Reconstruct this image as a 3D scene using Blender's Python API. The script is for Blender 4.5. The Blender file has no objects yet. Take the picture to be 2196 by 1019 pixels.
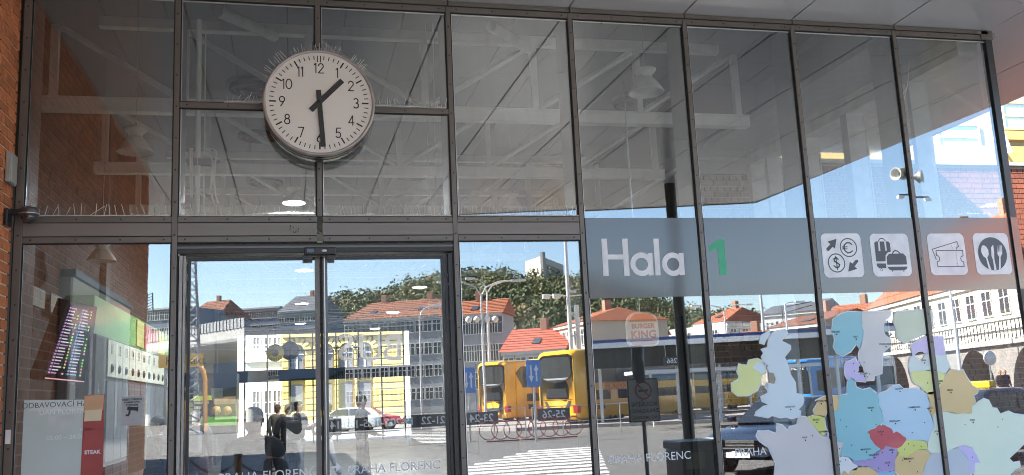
import bpy, bmesh, math, random
from mathutils import Vector, Matrix, Euler
from math import sin, cos, pi, radians, sqrt, atan2
random.seed(7)
SC = bpy.context.scene
COL = SC.collection
# ---------------------------------------------------------------- camera, sky, sun, exposure
EYE = (0.0, -6.72, 1.75)
FPX, PW, PH = 1965.95, 2196.0, 1019.0
def cam_axes():
    yaw, tilt, roll = 0.237633612, 0.16926001, -0.0465358418
    cy, sy, ct, st = cos(yaw), sin(yaw), cos(tilt), sin(tilt)
    f = Vector((sy*ct, cy*ct, st)); r = Vector((cy, -sy, 0)); u = r.cross(f)
    c, s = cos(roll), sin(roll)
    return c*r + s*u, -s*r + c*u, f
CR, CU, CF = cam_axes()
cd = bpy.data.cameras.new('camera'); cam = bpy.data.objects.new('camera', cd); COL.objects.link(cam)
cam.matrix_world = Matrix(((CR.x, CU.x, -CF.x, EYE[0]), (CR.y, CU.y, -CF.y, EYE[1]), (CR.z, CU.z, -CF.z, EYE[2]), (0, 0, 0, 1)))
cd.sensor_fit = 'HORIZONTAL'; cd.sensor_width = 36.0; cd.lens = 36.0*FPX/PW
cd.clip_start = 0.03; cd.clip_end = 3000
SC.camera = cam
SUN_TO = Vector((0.72, 0.28, -0.635)).normalized()      # direction the sunlight travels
world = bpy.data.worlds.new('World'); SC.world = world; world.use_nodes = True
wn = world.node_tree.nodes; wl = world.node_tree.links
bg = wn['Background']; sky = wn.new('ShaderNodeTexSky'); sky.sky_type = 'NISHITA'; sky.sun_disc = False
sky.sun_elevation = math.asin(-SUN_TO.z); sky.sun_rotation = atan2(-SUN_TO.x, -SUN_TO.y)
sky.altitude = 200; sky.air_density = 1.0; sky.dust_density = 0.6; sky.ozone_density = 1.8
wl.new(sky.outputs[0], bg.inputs[0]); bg.inputs[1].default_value = 0.074
sl = bpy.data.lights.new('sun', 'SUN'); sl.energy = 5.0; sl.angle = radians(0.5); sl.color = (1.0, 0.94, 0.85)
so = bpy.data.objects.new('sun', sl); COL.objects.link(so); so.location = (-20, -10, 40)
so.rotation_euler = SUN_TO.to_track_quat('-Z', 'Y').to_euler()
SC.view_settings.view_transform = 'Standard'; SC.view_settings.look = 'None'
SC.view_settings.exposure = 3.3; SC.view_settings.gamma = 1.0; SC.view_settings.use_curve_mapping = False
SC.cycles.use_denoising = True; SC.cycles.denoiser = 'OPENIMAGEDENOISE'; SC.cycles.denoising_prefilter = 'ACCURATE'; SC.cycles.use_adaptive_sampling = False; SC.cycles.filter_width = 1.0
SC.cycles.max_bounces = 10; SC.cycles.transparent_max_bounces = 24; SC.cycles.glossy_bounces = 5; SC.cycles.diffuse_bounces = 5
SC.cycles.caustics_reflective = False; SC.cycles.caustics_refractive = False
SC.cycles.sample_clamp_indirect = 6

# ---------------------------------------------------------------- geometry helpers
def ray(px, py):
    return CR*((px-PW/2)/FPX) + CU*(-(py-PH/2)/FPX) + CF
def at(px, py, y):                      # point of the plane at distance y behind the glass front
    d = ray(px, py); return Vector(EYE) + d*((y-EYE[1])/d.y)
def mir(px, py, y):                     # the real place, out in the square, of something seen mirrored in the glass
    p = at(px, py, y); return Vector((p.x, -p.y, p.z))
def gnd(px, py, z=0.0):                 # the same for a point of the pavement
    d = ray(px, py); p = Vector(EYE) + d*((z-EYE[2])/d.z); return Vector((p.x, -p.y, z))

class MB:
    """collects faces; build() links them as one mesh object"""
    def __init__(s): s.v = []; s.f = []; s.m = []; s.sm = []
    def add(s, vs, fs, mi=0, smooth=False, M=None):
        o = len(s.v)
        for p in vs:
            p = Vector(p)
            s.v.append(tuple(M @ p) if M is not None else tuple(p))
        for f in fs: s.f.append(tuple(i+o for i in f)); s.m.append(mi); s.sm.append(smooth)
        return s
    def box(s, a, b, mi=0, M=None, back=True):
        x0, x1 = sorted((a[0], b[0])); y0, y1 = sorted((a[1], b[1])); z0, z1 = sorted((a[2], b[2]))
        vs = [(x0,y0,z0),(x1,y0,z0),(x1,y1,z0),(x0,y1,z0),(x0,y0,z1),(x1,y0,z1),(x1,y1,z1),(x0,y1,z1)]
        fs = [(0,3,2,1),(4,5,6,7),(0,1,5,4),(1,2,6,5),(2,3,7,6),(3,0,4,7)]
        return s.add(vs, fs, mi, False, M)
    def bbox(s, a, b, r, mi=0, M=None):          # box with chamfered edges
        bm = bmesh.new(); bmesh.ops.create_cube(bm, size=1)
        c = [(a[i]+b[i])/2 for i in range(3)]; d = [abs(b[i]-a[i]) for i in range(3)]
        for v in bm.verts: v.co = Vector([c[i]+v.co[i]*d[i] for i in range(3)])
        bmesh.ops.bevel(bm, geom=bm.edges[:], offset=min(r, min(d)*.49), segments=2, profile=.6, affect='EDGES')
        vs = [v.co[:] for v in bm.verts]; fs = [[v.index for v in f.verts] for f in bm.faces]
        bm.verts.index_update(); bm.free()
        return s.add(vs, fs, mi, False, M)
    def tube(s, pts, r, n=8, mi=0, M=None, cap=True, smooth=True):
        pts = [Vector(p) for p in pts]; k = len(pts); rs = r if isinstance(r, (list, tuple)) else [r]*k
        vs = []; up = None
        for i, p in enumerate(pts):
            t = (pts[min(i+1, k-1)]-pts[max(i-1, 0)]).normalized()
            if up is None: up = Vector((0,0,1)) if abs(t.z) < .9 else Vector((1,0,0))
            a = t.cross(up).normalized(); bb = a.cross(t).normalized(); up = bb
            for j in range(n):
                w = 2*pi*j/n; vs.append(p + (a*cos(w)+bb*sin(w))*rs[i])
        fs = [(i*n+j, i*n+(j+1) % n, (i+1)*n+(j+1) % n, (i+1)*n+j) for i in range(k-1) for j in range(n)]
        o = len(s.v); s.add(vs, fs, mi, smooth, M)
        if cap: s.add([vs[j] for j in range(n)], [tuple(reversed(range(n)))], mi, False, M); s.add([vs[(k-1)*n+j] for j in range(n)], [tuple(range(n))], mi, False, M)
        return s
    def lathe(s, prof, n=24, mi=0, M=None, smooth=True):   # prof: (radius, z)
        vs = [(r*cos(2*pi*j/n), r*sin(2*pi*j/n), z) for r, z in prof for j in range(n)]
        fs = [(i*n+j, i*n+(j+1) % n, (i+1)*n+(j+1) % n, (i+1)*n+j) for i in range(len(prof)-1) for j in range(n)]
        return s.add(vs, fs, mi, smooth, M)
    def poly(s, pts, mi=0, M=None): return s.add(pts, [tuple(range(len(pts)))], mi, False, M)
    def prism(s, pts, h, mi=0, M=None):          # outline in local xy, raised by h in z
        n = len(pts)
        a = sum(pts[i][0]*pts[(i+1) % n][1]-pts[(i+1) % n][0]*pts[i][1] for i in range(n))
        if a < 0: pts = list(reversed(pts))
        vs = [(p[0],p[1],0) for p in pts]+[(p[0],p[1],h) for p in pts]
        fs = [tuple(reversed(range(n))), tuple(range(n, 2*n))]+[(i,(i+1) % n, n+(i+1) % n, n+i) for i in range(n)]
        return s.add(vs, fs, mi, False, M)
    def sphere(s, c, r, n=12, mi=0, M=None, sc=(1,1,1)):
        prof = [(sin(pi*i/(n//2)), -cos(pi*i/(n//2))) for i in range(n//2+1)]
        T = Matrix.Translation(c) @ Matrix.Diagonal((r*sc[0], r*sc[1], r*sc[2], 1))
        return s.lathe([(max(p[0], 1e-4), p[1]) for p in prof], n, mi, (M @ T) if M is not None else T)
    def mesh(s, name, mats):
        me = bpy.data.meshes.new(name); me.from_pydata(s.v, [], s.f); 
        for m in (mats if isinstance(mats, (list, tuple)) else [mats]): me.materials.append(m)
        me.polygons.foreach_set('material_index', s.m); me.polygons.foreach_set('use_smooth', s.sm); me.update()
        return me
def link(name, data, parent=None, **kw):
    o = bpy.data.objects.new(name, data); COL.objects.link(o)
    if parent is not None: o.parent = parent
    for k, v in kw.items(): o[k] = v
    return o
def wloc(o):
    p = Vector((0,0,0))
    while o is not None: p += o.location; o = o.parent
    return p
def part(name, mb, mat, parent, local=False, **kw):
    """a child mesh; mb in world coordinates unless local (parents are only translated then)"""
    if not local:
        w = wloc(parent); mb.v = [(a-w.x, b-w.y, c-w.z) for a, b, c in mb.v]
    return link(name, mb.mesh(name, mat), parent, **kw)
def thing(name, label, cat, loc=(0,0,0), rz=0, group=None):
    o = link(name, None, None, label=label, category=cat); o.location = loc; o.rotation_euler = (0,0,rz); o.empty_display_size = .1
    if group: o['group'] = group
    return o
def solo(name, mb, mat, label, cat, group=None, loc=None):
    if loc is not None: mb.v = [(a-loc[0], b-loc[1], c-loc[2]) for a, b, c in mb.v]
    o = link(name, mb.mesh(name, mat), None, label=label, category=cat)
    if loc is not None: o.location = loc
    if group: o['group'] = group
    return o
def struct(name, mb, mat, kind='structure'): return link(name, mb.mesh(name, mat), None, kind=kind)
def copy_tree(o, parent=None):
    c = o.copy(); COL.objects.link(c)
    if parent is not None: c.parent = parent
    for ch in list(o.children): copy_tree(ch, c)
    return c
def ring_mb(R, r, n, y, cx, cz, d=.0):   # flat annulus in the xz plane facing -y
    m = MB(); vs = []
    for k in range(n):
        w = 2*pi*k/n; vs += [(cx+R*cos(w), y, cz+R*sin(w)), (cx+r*cos(w), y, cz+r*sin(w))]
    m.add(vs, [(2*k, 2*((k+1) % n), 2*((k+1) % n)+1, 2*k+1) for k in range(n)]); return m
def disc_pts(R, n, cx=0, cz=0): return [(cx+R*cos(2*pi*k/n), cz+R*sin(2*pi*k/n)) for k in range(n)]
def stroke(pts, w):                      # flat ribbon outline quads in 2D, returns list of quads
    out = []
    for (a, b) in zip(pts[:-1], pts[1:]):
        a = Vector(a); b = Vector(b); d = (b-a)
        if d.length < 1e-6: continue
        d.normalize(); n = Vector((-d.y, d.x))*w/2; e = d*w*.3
        out.append([tuple(a-e+n), tuple(b+e+n), tuple(b+e-n), tuple(a-e-n)])
    return out
def text_mb(body, size, bold=0.0, align='CENTER', squeeze=1.0):
    """lettering as a flat mesh in local xy"""
    cu = bpy.data.curves.new('lettering', 'FONT'); cu.body = body; cu.size = size; cu.align_x = align; cu.align_y = 'CENTER'; cu.offset = bold; cu.resolution_u = 3
    o = bpy.data.objects.new('lettering', cu); COL.objects.link(o)
    dg = bpy.context.evaluated_depsgraph_get(); me = bpy.data.meshes.new_from_object(o.evaluated_get(dg))
    m = MB(); m.add([(v.co.x*squeeze, v.co.y, 0) for v in me.vertices], [tuple(p.vertices) for p in me.polygons])
    bpy.data.objects.remove(o); bpy.data.curves.remove(cu); bpy.data.meshes.remove(me)
    return m
def place(mb, M): mb.v = [tuple(M @ Vector(p)) for p in mb.v]; return mb
FRONT = Matrix(((1,0,0,0),(0,0,-1,0),(0,1,0,0),(0,0,0,1)))   # local xy -> world xz, facing -y (readable from the square)
BACK = Matrix(((-1,0,0,0),(0,0,1,0),(0,1,0,0),(0,0,0,1)))    # facing +y (readable from the hall)
def front_text(body, size, x, y, z, bold=0.0, align='CENTER', face=FRONT, rz=0, squeeze=1.0, tilt=0):
    return place(text_mb(body, size, bold, align, squeeze), Matrix.Translation((x,y,z)) @ Matrix.Rotation(rz, 4, 'Z') @ face @ Matrix.Rotation(tilt, 4, 'Z'))

# ---------------------------------------------------------------- materials
MATS = {}
def mat(name, col, rough=.5, metal=0.0, var=.12, scale=8.0, bump=0.0, bscale=60.0, island=0.0, spec=.5, emit=0.0, coat=0.0, streak=False):
    if name in MATS: return MATS[name]
    m = bpy.data.materials.new(name); m.use_nodes = True; nt = m.node_tree; N = nt.nodes; L = nt.links
    p = N['Principled BSDF']; p.inputs['Roughness'].default_value = rough; p.inputs['Metallic'].default_value = metal
    p.inputs['Specular IOR Level'].default_value = spec; p.inputs['Coat Weight'].default_value = coat; p.inputs['Coat Roughness'].default_value = .08
    tc = N.new('ShaderNodeTexCoord'); nz = N.new('ShaderNodeTexNoise'); nz.inputs['Scale'].default_value = scale; nz.inputs['Detail'].default_value = 5
    if streak:
        mp = N.new('ShaderNodeMapping'); mp.inputs['Scale'].default_value = (1, 1, .12); L.new(tc.outputs['Object'], mp.inputs[0]); L.new(mp.outputs[0], nz.inputs['Vector'])
    else: L.new(tc.outputs['Object'], nz.inputs['Vector'])
    rmp = N.new('ShaderNodeMapRange'); rmp.inputs['From Min'].default_value = .3; rmp.inputs['From Max'].default_value = .7
    rmp.inputs['To Min'].default_value = 1-var; rmp.inputs['To Max'].default_value = 1+var; L.new(nz.outputs[0], rmp.inputs[0])
    hs = N.new('ShaderNodeMix'); hs.data_type = 'RGBA'; hs.blend_type = 'MULTIPLY'; hs.inputs[0].default_value = 1.0
    hs.inputs[6].default_value = (*col, 1); L.new(rmp.outputs[0], hs.inputs[7])
    out = hs.outputs[2]
    if island:
        ge = N.new('ShaderNodeNewGeometry'); r2 = N.new('ShaderNodeMapRange'); r2.inputs['To Min'].default_value = 1-island; r2.inputs['To Max'].default_value = 1+island
        oi = N.new('ShaderNodeObjectInfo'); ad = N.new('ShaderNodeMath'); ad.operation = 'ADD'; fr = N.new('ShaderNodeMath'); fr.operation = 'FRACT'
        L.new(ge.outputs['Random Per Island'], ad.inputs[0]); L.new(oi.outputs['Random'], ad.inputs[1]); L.new(ad.outputs[0], fr.inputs[0])
        L.new(fr.outputs[0], r2.inputs[0]); h2 = N.new('ShaderNodeMix'); h2.data_type = 'RGBA'; h2.blend_type = 'MULTIPLY'; h2.inputs[0].default_value = 1.0
        L.new(out, h2.inputs[6]); L.new(r2.outputs[0], h2.inputs[7]); out = h2.outputs[2]
    L.new(out, p.inputs['Base Color'])
    rr = N.new('ShaderNodeMapRange'); rr.inputs['To Min'].default_value = max(.02, rough*.8); rr.inputs['To Max'].default_value = min(1, rough*1.2); L.new(nz.outputs[0], rr.inputs[0]); L.new(rr.outputs[0], p.inputs['Roughness'])
    if bump:
        n2 = N.new('ShaderNodeTexNoise'); n2.inputs['Scale'].default_value = bscale; n2.inputs['Detail'].default_value = 4; L.new(tc.outputs['Object'], n2.inputs['Vector'])
        b = N.new('ShaderNodeBump'); b.inputs['Strength'].default_value = bump; b.inputs['Distance'].default_value = .02; L.new(n2.outputs[0], b.inputs['Height']); L.new(b.outputs[0], p.inputs['Normal'])
    if emit: p.inputs['Emission Strength'].default_value = emit; L.new(out, p.inputs['Emission Color'])
    MATS[name] = m; return m
def glass_mat(name, refl, tint, wav=0.0, boost=.55):
    if name in MATS: return MATS[name]
    m = bpy.data.materials.new(name); m.use_nodes = True; nt = m.node_tree; N = nt.nodes; L = nt.links
    N.remove(N['Principled BSDF']); out = N['Material Output']
    t = N.new('ShaderNodeBsdfTransparent'); t.inputs[0].default_value = (*tint, 1)
    g = N.new('ShaderNodeBsdfGlossy'); g.inputs['Roughness'].default_value = 0.0; g.inputs[0].default_value = (.97, .99, 1, 1)
    mx = N.new('ShaderNodeMixShader'); lw = N.new('ShaderNodeLayerWeight'); lw.inputs[0].default_value = .35
    mr = N.new('ShaderNodeMapRange'); mr.inputs['To Min'].default_value = refl; mr.inputs['To Max'].default_value = min(1, refl+boost)
    L.new(lw.outputs['Fresnel'], mr.inputs[0]); L.new(mr.outputs[0], mx.inputs[0]); L.new(t.outputs[0], mx.inputs[1]); L.new(g.outputs[0], mx.inputs[2]); L.new(mx.outputs[0], out.inputs[0])
    if wav:
        tc = N.new('ShaderNodeTexCoord'); nz = N.new('ShaderNodeTexNoise'); nz.inputs['Scale'].default_value = 2.2; nz.inputs['Detail'].default_value = 1; L.new(tc.outputs['Object'], nz.inputs['Vector'])
        b = N.new('ShaderNodeBump'); b.inputs['Strength'].default_value = wav; b.inputs['Distance'].default_value = .01; L.new(nz.outputs[0], b.inputs['Height']); L.new(b.outputs[0], g.inputs['Normal'])
    if name == 'coated glass':      # a little dust and old drip marks
        tc = N.new('ShaderNodeTexCoord'); mp = N.new('ShaderNodeMapping'); mp.inputs['Scale'].default_value = (9, 1, .7); n1 = N.new('ShaderNodeTexNoise'); n1.inputs['Scale'].default_value = 1.6; n1.inputs['Detail'].default_value = 8
        L.new(tc.outputs['Object'], mp.inputs[0]); L.new(mp.outputs[0], n1.inputs['Vector']); m1 = N.new('ShaderNodeMapRange'); m1.inputs['From Min'].default_value = .5; m1.inputs['From Max'].default_value = .8; m1.inputs['To Max'].default_value = .07; L.new(n1.outputs[0], m1.inputs[0])
        df = N.new('ShaderNodeBsdfDiffuse'); df.inputs[0].default_value = (.55, .53, .5, 1); m3 = N.new('ShaderNodeMixShader'); L.new(m1.outputs[0], m3.inputs[0]); L.new(mx.outputs[0], m3.inputs[1]); L.new(df.outputs[0], m3.inputs[2]); L.new(m3.outputs[0], out.inputs[0])
    MATS[name] = m; return m
GLASS = glass_mat('coated glass', .19, (.80, .84, .84), .012)
GCLEAR = glass_mat('inner face of the glass', .03, (.97, .98, .98), 0, .05)
WINGLASS = glass_mat('plain window glass', .12, (.75, .8, .8))
BRONZE = mat('bronze anodised aluminium', (.155, .143, .128), .38, .35, .10, 3.0, .02, 200)
BRONZE2 = mat('bronze sheet panel', (.22, .205, .192), .45, .3, .06, 1.5)
GASKET = mat('black rubber gasket', (.012, .012, .012), .7)
BLACK = mat('black plastic', (.015, .015, .017), .35)
STEEL = mat('galvanised steel', (.55, .56, .57), .3, .85, .1)
WSTEEL = mat('white painted steel', (.84, .84, .80), .4, 0, .05)
BRICK = mat('red brick', (.58, .195, .08), .85, 0, .22, 14, .25, 180, .22)
MORTAR2 = mat('grey mortar', (.25, .215, .18), .95, 0, .12, 30, .3, 250)
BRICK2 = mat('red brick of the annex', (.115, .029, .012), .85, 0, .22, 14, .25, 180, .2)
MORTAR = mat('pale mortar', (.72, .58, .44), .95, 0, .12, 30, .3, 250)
WHITE = mat('white paint', (.8, .8, .78), .5, 0, .03)
MAP = {
  'great_britain': ('ltblue',[(3.764,2.149),(3.863,2.164),(3.877,2.134),(3.813,2.074),(3.89,2.031),(3.888,2.009),(3.824,1.945),(3.843,1.894),(3.865,1.798),(3.899,1.739),(3.898,1.67),(3.899,1.651),(3.946,1.638),(3.96,1.602),(3.946,1.567),(3.901,1.526),(3.924,1.514),(3.912,1.475),(3.838,1.461),(3.792,1.478),(3.743,1.473),(3.674,1.494),(3.633,1.479),(3.579,1.492),(3.521,1.502),(3.535,1.522),(3.61,1.565),(3.651,1.58),(3.594,1.608),(3.589,1.637),(3.656,1.666),(3.655,1.694),(3.636,1.709),(3.657,1.751),(3.65,1.742),(3.696,1.73),(3.725,1.732),(3.741,1.775),(3.723,1.829),(3.683,1.835),(3.67,1.864),(3.685,1.892),(3.653,1.897),(3.643,1.916),(3.627,1.952),(3.65,1.981),(3.629,2.01),(3.686,2.023),(3.699,2.066),(3.72,2.117)]),
  'island': ('ltblue',[(3.64,2.119),(3.724,2.157),(3.717,2.124),(3.678,2.096),(3.657,2.053),(3.622,2.062)]),
  'ireland': ('ygreen',[(3.346,1.755),(3.407,1.781),(3.418,1.809),(3.402,1.846),(3.423,1.902),(3.493,1.889),(3.513,1.928),(3.589,1.939),(3.62,1.924),(3.648,1.879),(3.65,1.829),(3.604,1.809),(3.594,1.745),(3.565,1.696),(3.482,1.657),(3.388,1.661),(3.344,1.698)]),
  'north_ireland': ('ltblue',[(3.535,1.869),(3.587,1.918),(3.641,1.898),(3.647,1.832),(3.605,1.812),(3.58,1.846)]),
  'norway': ('teal',[(4.282,2.151),(4.3,2.233),(4.373,2.276),(4.443,2.293),(4.57,2.287),(4.559,2.166),(4.572,2.135),(4.55,2.061),(4.534,2.031),(4.515,1.987),(4.486,2.026),(4.428,1.968),(4.357,1.937),(4.301,1.961),(4.278,2.01),(4.297,2.069)]),
  'sweden': ('grey',[(4.57,2.287),(4.855,2.287),(4.842,2.261),(4.775,2.213),(4.748,2.138),(4.76,2.096),(4.814,2.045),(4.809,2.007),(4.724,1.95),(4.693,1.779),(4.624,1.767),(4.615,1.731),(4.542,1.726),(4.535,1.838),(4.494,1.884),(4.501,1.943),(4.526,2.002),(4.55,2.061),(4.572,2.135),(4.559,2.166)]),
  'finland': ('sage',[(4.911,2.282),(5.157,2.291),(5.157,2.295),(5.218,2.29),(5.245,2.262),(5.217,2.124),(5.151,2.096),(5.022,2.054),(4.938,2.018),(4.87,2.074),(4.879,2.142),(4.861,2.203),(4.877,2.256)]),
  'denmark': ('lilac',[(4.359,1.844),(4.376,1.881),(4.428,1.894),(4.464,1.914),(4.477,1.884),(4.513,1.868),(4.481,1.847),(4.476,1.81),(4.465,1.788),(4.533,1.786),(4.533,1.719),(4.45,1.73),(4.412,1.761),(4.375,1.733),(4.356,1.785)]),
  'germany': ('teal',[(4.366,1.693),(4.375,1.733),(4.411,1.757),(4.44,1.723),(4.443,1.679),(4.499,1.654),(4.568,1.666),(4.635,1.615),(4.641,1.563),(4.628,1.527),(4.656,1.482),(4.66,1.387),(4.615,1.36),(4.519,1.329),(4.508,1.308),(4.562,1.212),(4.607,1.173),(4.537,1.141),(4.524,1.106),(4.407,1.099),(4.333,1.097),(4.304,1.134),(4.233,1.152),(4.277,1.249),(4.21,1.267),(4.208,1.497),(4.25,1.502),(4.271,1.544),(4.276,1.616),(4.356,1.627)]),
  'netherlands': ('tan',[(4.147,1.618),(4.062,1.586),(4.084,1.567),(4.037,1.512),(4.049,1.476),(4.138,1.464),(4.153,1.492),(4.212,1.496),(4.249,1.498),(4.271,1.544),(4.276,1.615),(4.206,1.621)]),
  'belgium': ('lime',[(3.971,1.462),(4.033,1.471),(4.049,1.476),(4.129,1.457),(4.129,1.386),(4.138,1.328),(4.095,1.309),(4.045,1.369)]),
  'luxembourg': ('lilac',[(4.119,1.34),(4.141,1.357),(4.149,1.313),(4.127,1.303)]),
  'france': ('grey',[(3.919,1.471),(3.971,1.462),(4.045,1.369),(4.095,1.309),(4.147,1.299),(4.152,1.271),(4.21,1.267),(4.277,1.249),(4.233,1.152),(4.214,1.132),(4.194,0.971),(3.632,1.008),(3.667,1.123),(3.633,1.209),(3.617,1.251),(3.591,1.267),(3.544,1.304),(3.52,1.341),(3.536,1.375),(3.63,1.373),(3.691,1.349),(3.706,1.387),(3.703,1.426),(3.749,1.413),(3.792,1.368),(3.815,1.395),(3.88,1.406),(3.901,1.455)]),
  'switzerland': ('white',[(4.214,1.132),(4.304,1.134),(4.343,1.11),(4.339,1.082),(4.385,1.058),(4.365,1.024),(4.325,1.033),(4.289,1.004),(4.26,1.034),(4.205,0.985)]),
  'poland': ('ltblue2',[(4.635,1.615),(4.718,1.633),(4.791,1.674),(4.843,1.679),(4.882,1.644),(5.011,1.642),(5.092,1.602),(5.113,1.504),(5.086,1.469),(5.109,1.416),(5.127,1.334),(5.054,1.213),(4.852,1.239),(4.801,1.3),(4.741,1.296),(4.666,1.365),(4.66,1.387),(4.656,1.482),(4.628,1.527),(4.641,1.563)]),
  'estonia': ('lilac',[(4.993,2.001),(5.062,2.03),(5.138,2.065),(5.319,2.06),(5.311,1.976),(5.316,1.914),(5.283,1.904),(5.223,1.918),(5.135,1.921),(5.104,1.952),(5.06,1.95),(5.003,1.918),(5.001,1.963)]),
  'latvia': ('pale',[(4.957,1.837),(4.978,1.896),(5.02,1.913),(5.074,1.862),(5.102,1.876),(5.126,1.921),(5.223,1.918),(5.283,1.904),(5.316,1.914),(5.349,1.807),(5.317,1.77),(5.279,1.756),(5.212,1.782),(4.994,1.786),(4.958,1.776)]),
  'lithuania': ('ygreen',[(4.958,1.776),(4.994,1.786),(5.151,1.788),(5.212,1.782),(5.28,1.76),(5.289,1.733),(5.239,1.66),(5.206,1.616),(5.132,1.589),(5.09,1.602),(5.046,1.66),(4.981,1.693)]),
  'belarus': ('tan',[(5.289,1.733),(5.347,1.791),(5.415,1.77),(5.47,1.779),(5.493,1.725),(5.547,1.639),(5.597,1.614),(5.584,1.584),(5.536,1.564),(5.542,1.559),(5.554,1.495),(5.516,1.478),(5.502,1.419),(5.357,1.422),(5.281,1.441),(5.164,1.45),(5.12,1.415),(5.089,1.468),(5.116,1.504),(5.095,1.602),(5.157,1.614),(5.206,1.616),(5.239,1.66)]),
  'ukraine': ('mint',[(5.12,1.415),(5.164,1.45),(5.281,1.441),(5.357,1.422),(5.502,1.419),(5.516,1.478),(5.554,1.495),(5.64,1.532),(5.682,1.515),(5.709,1.454),(5.752,1.444),(5.781,1.397),(5.865,1.416),(5.916,1.391),(6.04,1.373),(6.042,1.271),(6.011,1.197),(5.965,1.14),(5.894,1.092),(5.808,1.037),(5.842,0.994),(5.906,1.001),(5.909,0.964),(5.852,0.945),(5.801,0.912),(5.786,0.869),(5.444,0.891),(5.472,1.017),(5.525,1.017),(5.491,1.085),(5.464,1.139),(5.38,1.167),(5.326,1.154),(5.207,1.117),(5.069,1.118),(5.045,1.148),(5.046,1.184),(5.049,1.21),(5.127,1.334)]),
  'romania': ('greyblue',[(5.069,1.118),(5.207,1.117),(5.326,1.152),(5.386,1.084),(5.42,1.024),(5.417,0.943),(5.439,0.891),(4.956,0.922),(4.967,0.957),(5.003,1.034),(5.07,1.11)]),
  'moldova': ('lilac',[(5.326,1.153),(5.38,1.166),(5.464,1.138),(5.491,1.085),(5.525,1.017),(5.472,1.018),(5.45,0.934),(5.417,0.943),(5.42,1.024),(5.386,1.084)]),
  'czech': ('red',[(4.501,1.319),(4.528,1.332),(4.562,1.341),(4.625,1.371),(4.643,1.352),(4.666,1.366),(4.729,1.329),(4.741,1.296),(4.768,1.309),(4.808,1.285),(4.853,1.246),(4.823,1.211),(4.803,1.191),(4.755,1.175),(4.694,1.19),(4.653,1.203),(4.633,1.175),(4.607,1.173),(4.562,1.212),(4.52,1.272),(4.519,1.3)]),
  'austria': ('violet',[(4.337,1.096),(4.407,1.099),(4.524,1.106),(4.537,1.141),(4.616,1.173),(4.653,1.201),(4.755,1.173),(4.753,1.129),(4.726,1.087),(4.711,1.002),(4.552,1.001),(4.483,1.045),(4.393,1.056),(4.339,1.082)]),
  'slovakia': ('lime',[(4.756,1.173),(4.825,1.211),(4.852,1.237),(5.021,1.222),(5.046,1.184),(5.028,1.149),(4.951,1.153),(4.888,1.128),(4.824,1.096),(4.757,1.128)]),
  'hungary': ('tan',[(4.757,1.127),(4.824,1.094),(4.888,1.127),(4.951,1.152),(5.028,1.147),(5.07,1.11),(5.003,1.034),(4.967,0.957),(4.762,0.949),(4.711,1.002),(4.726,1.087)]),
  'italy': ('tan',[(4.204,0.978),(4.259,1.03),(4.288,1.002),(4.325,1.032),(4.376,1.048),(4.483,1.046),(4.552,1.0),(4.55,0.955)]),
  'slovenia': ('blue',[(4.552,1.0),(4.711,1.001),(4.699,0.974),(4.645,0.949),(4.55,0.955)]),
}
CITY = [((3.837,1.53),'LONDON'),((3.939,1.285),'PARIS'),((4.005,1.317),''),((4.112,1.562),'AMSTERDAM'),((4.057,1.418),'BRUSEL'),((4.129,1.322),'LUXEMBURG'),((4.009,1.463),''),((4.317,2.111),'BERGEN'),((4.491,2.066),'OSLO'),((4.76,1.996),'STOCKHOLM'),((4.54,1.877),''),((4.441,1.809),''),((4.53,1.764),'KODAŇ'),((4.578,1.78),''),((4.559,1.757),''),((4.441,1.869),''),((4.843,1.628),'GDAŇSK'),((5.107,1.85),'RIGA'),((5.113,1.685),''),((5.229,1.674),'VILNIUS'),((5.325,1.596),'MINSK'),((4.561,1.487),'BERLIN'),((4.965,1.472),'WARSZAWA'),((4.267,1.427),''),((4.315,1.37),''),((4.587,1.375),''),((4.768,1.371),'WROCLAW'),((4.627,1.293),'PRAHA'),((5.038,1.365),''),((4.912,1.292),''),((4.346,1.223),''),((4.474,1.162),'MNICHOV'),((4.542,1.116),'SALZBURG'),((4.619,1.149),''),((4.708,1.144),'WIEN'),((4.767,1.139),''),((4.821,1.165),''),((4.865,1.205),''),((4.913,1.187),''),((4.98,1.177),''),((4.858,1.065),'BUDAPEST'),((4.793,1.079),''),((4.658,1.047),'GRAZ'),((4.566,1.029),''),((4.919,0.98),''),((4.665,0.998),''),((4.277,1.113),''),((4.218,1.082),'BERN'),((4.232,1.202),''),((5.111,1.455),'BREST'),((5.502,1.342),'KYJEV'),((5.421,1.329),''),((5.794,1.355),''),((5.737,1.294),''),((5.451,1.064),''),((5.144,1.268),'LVOV')]
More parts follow.
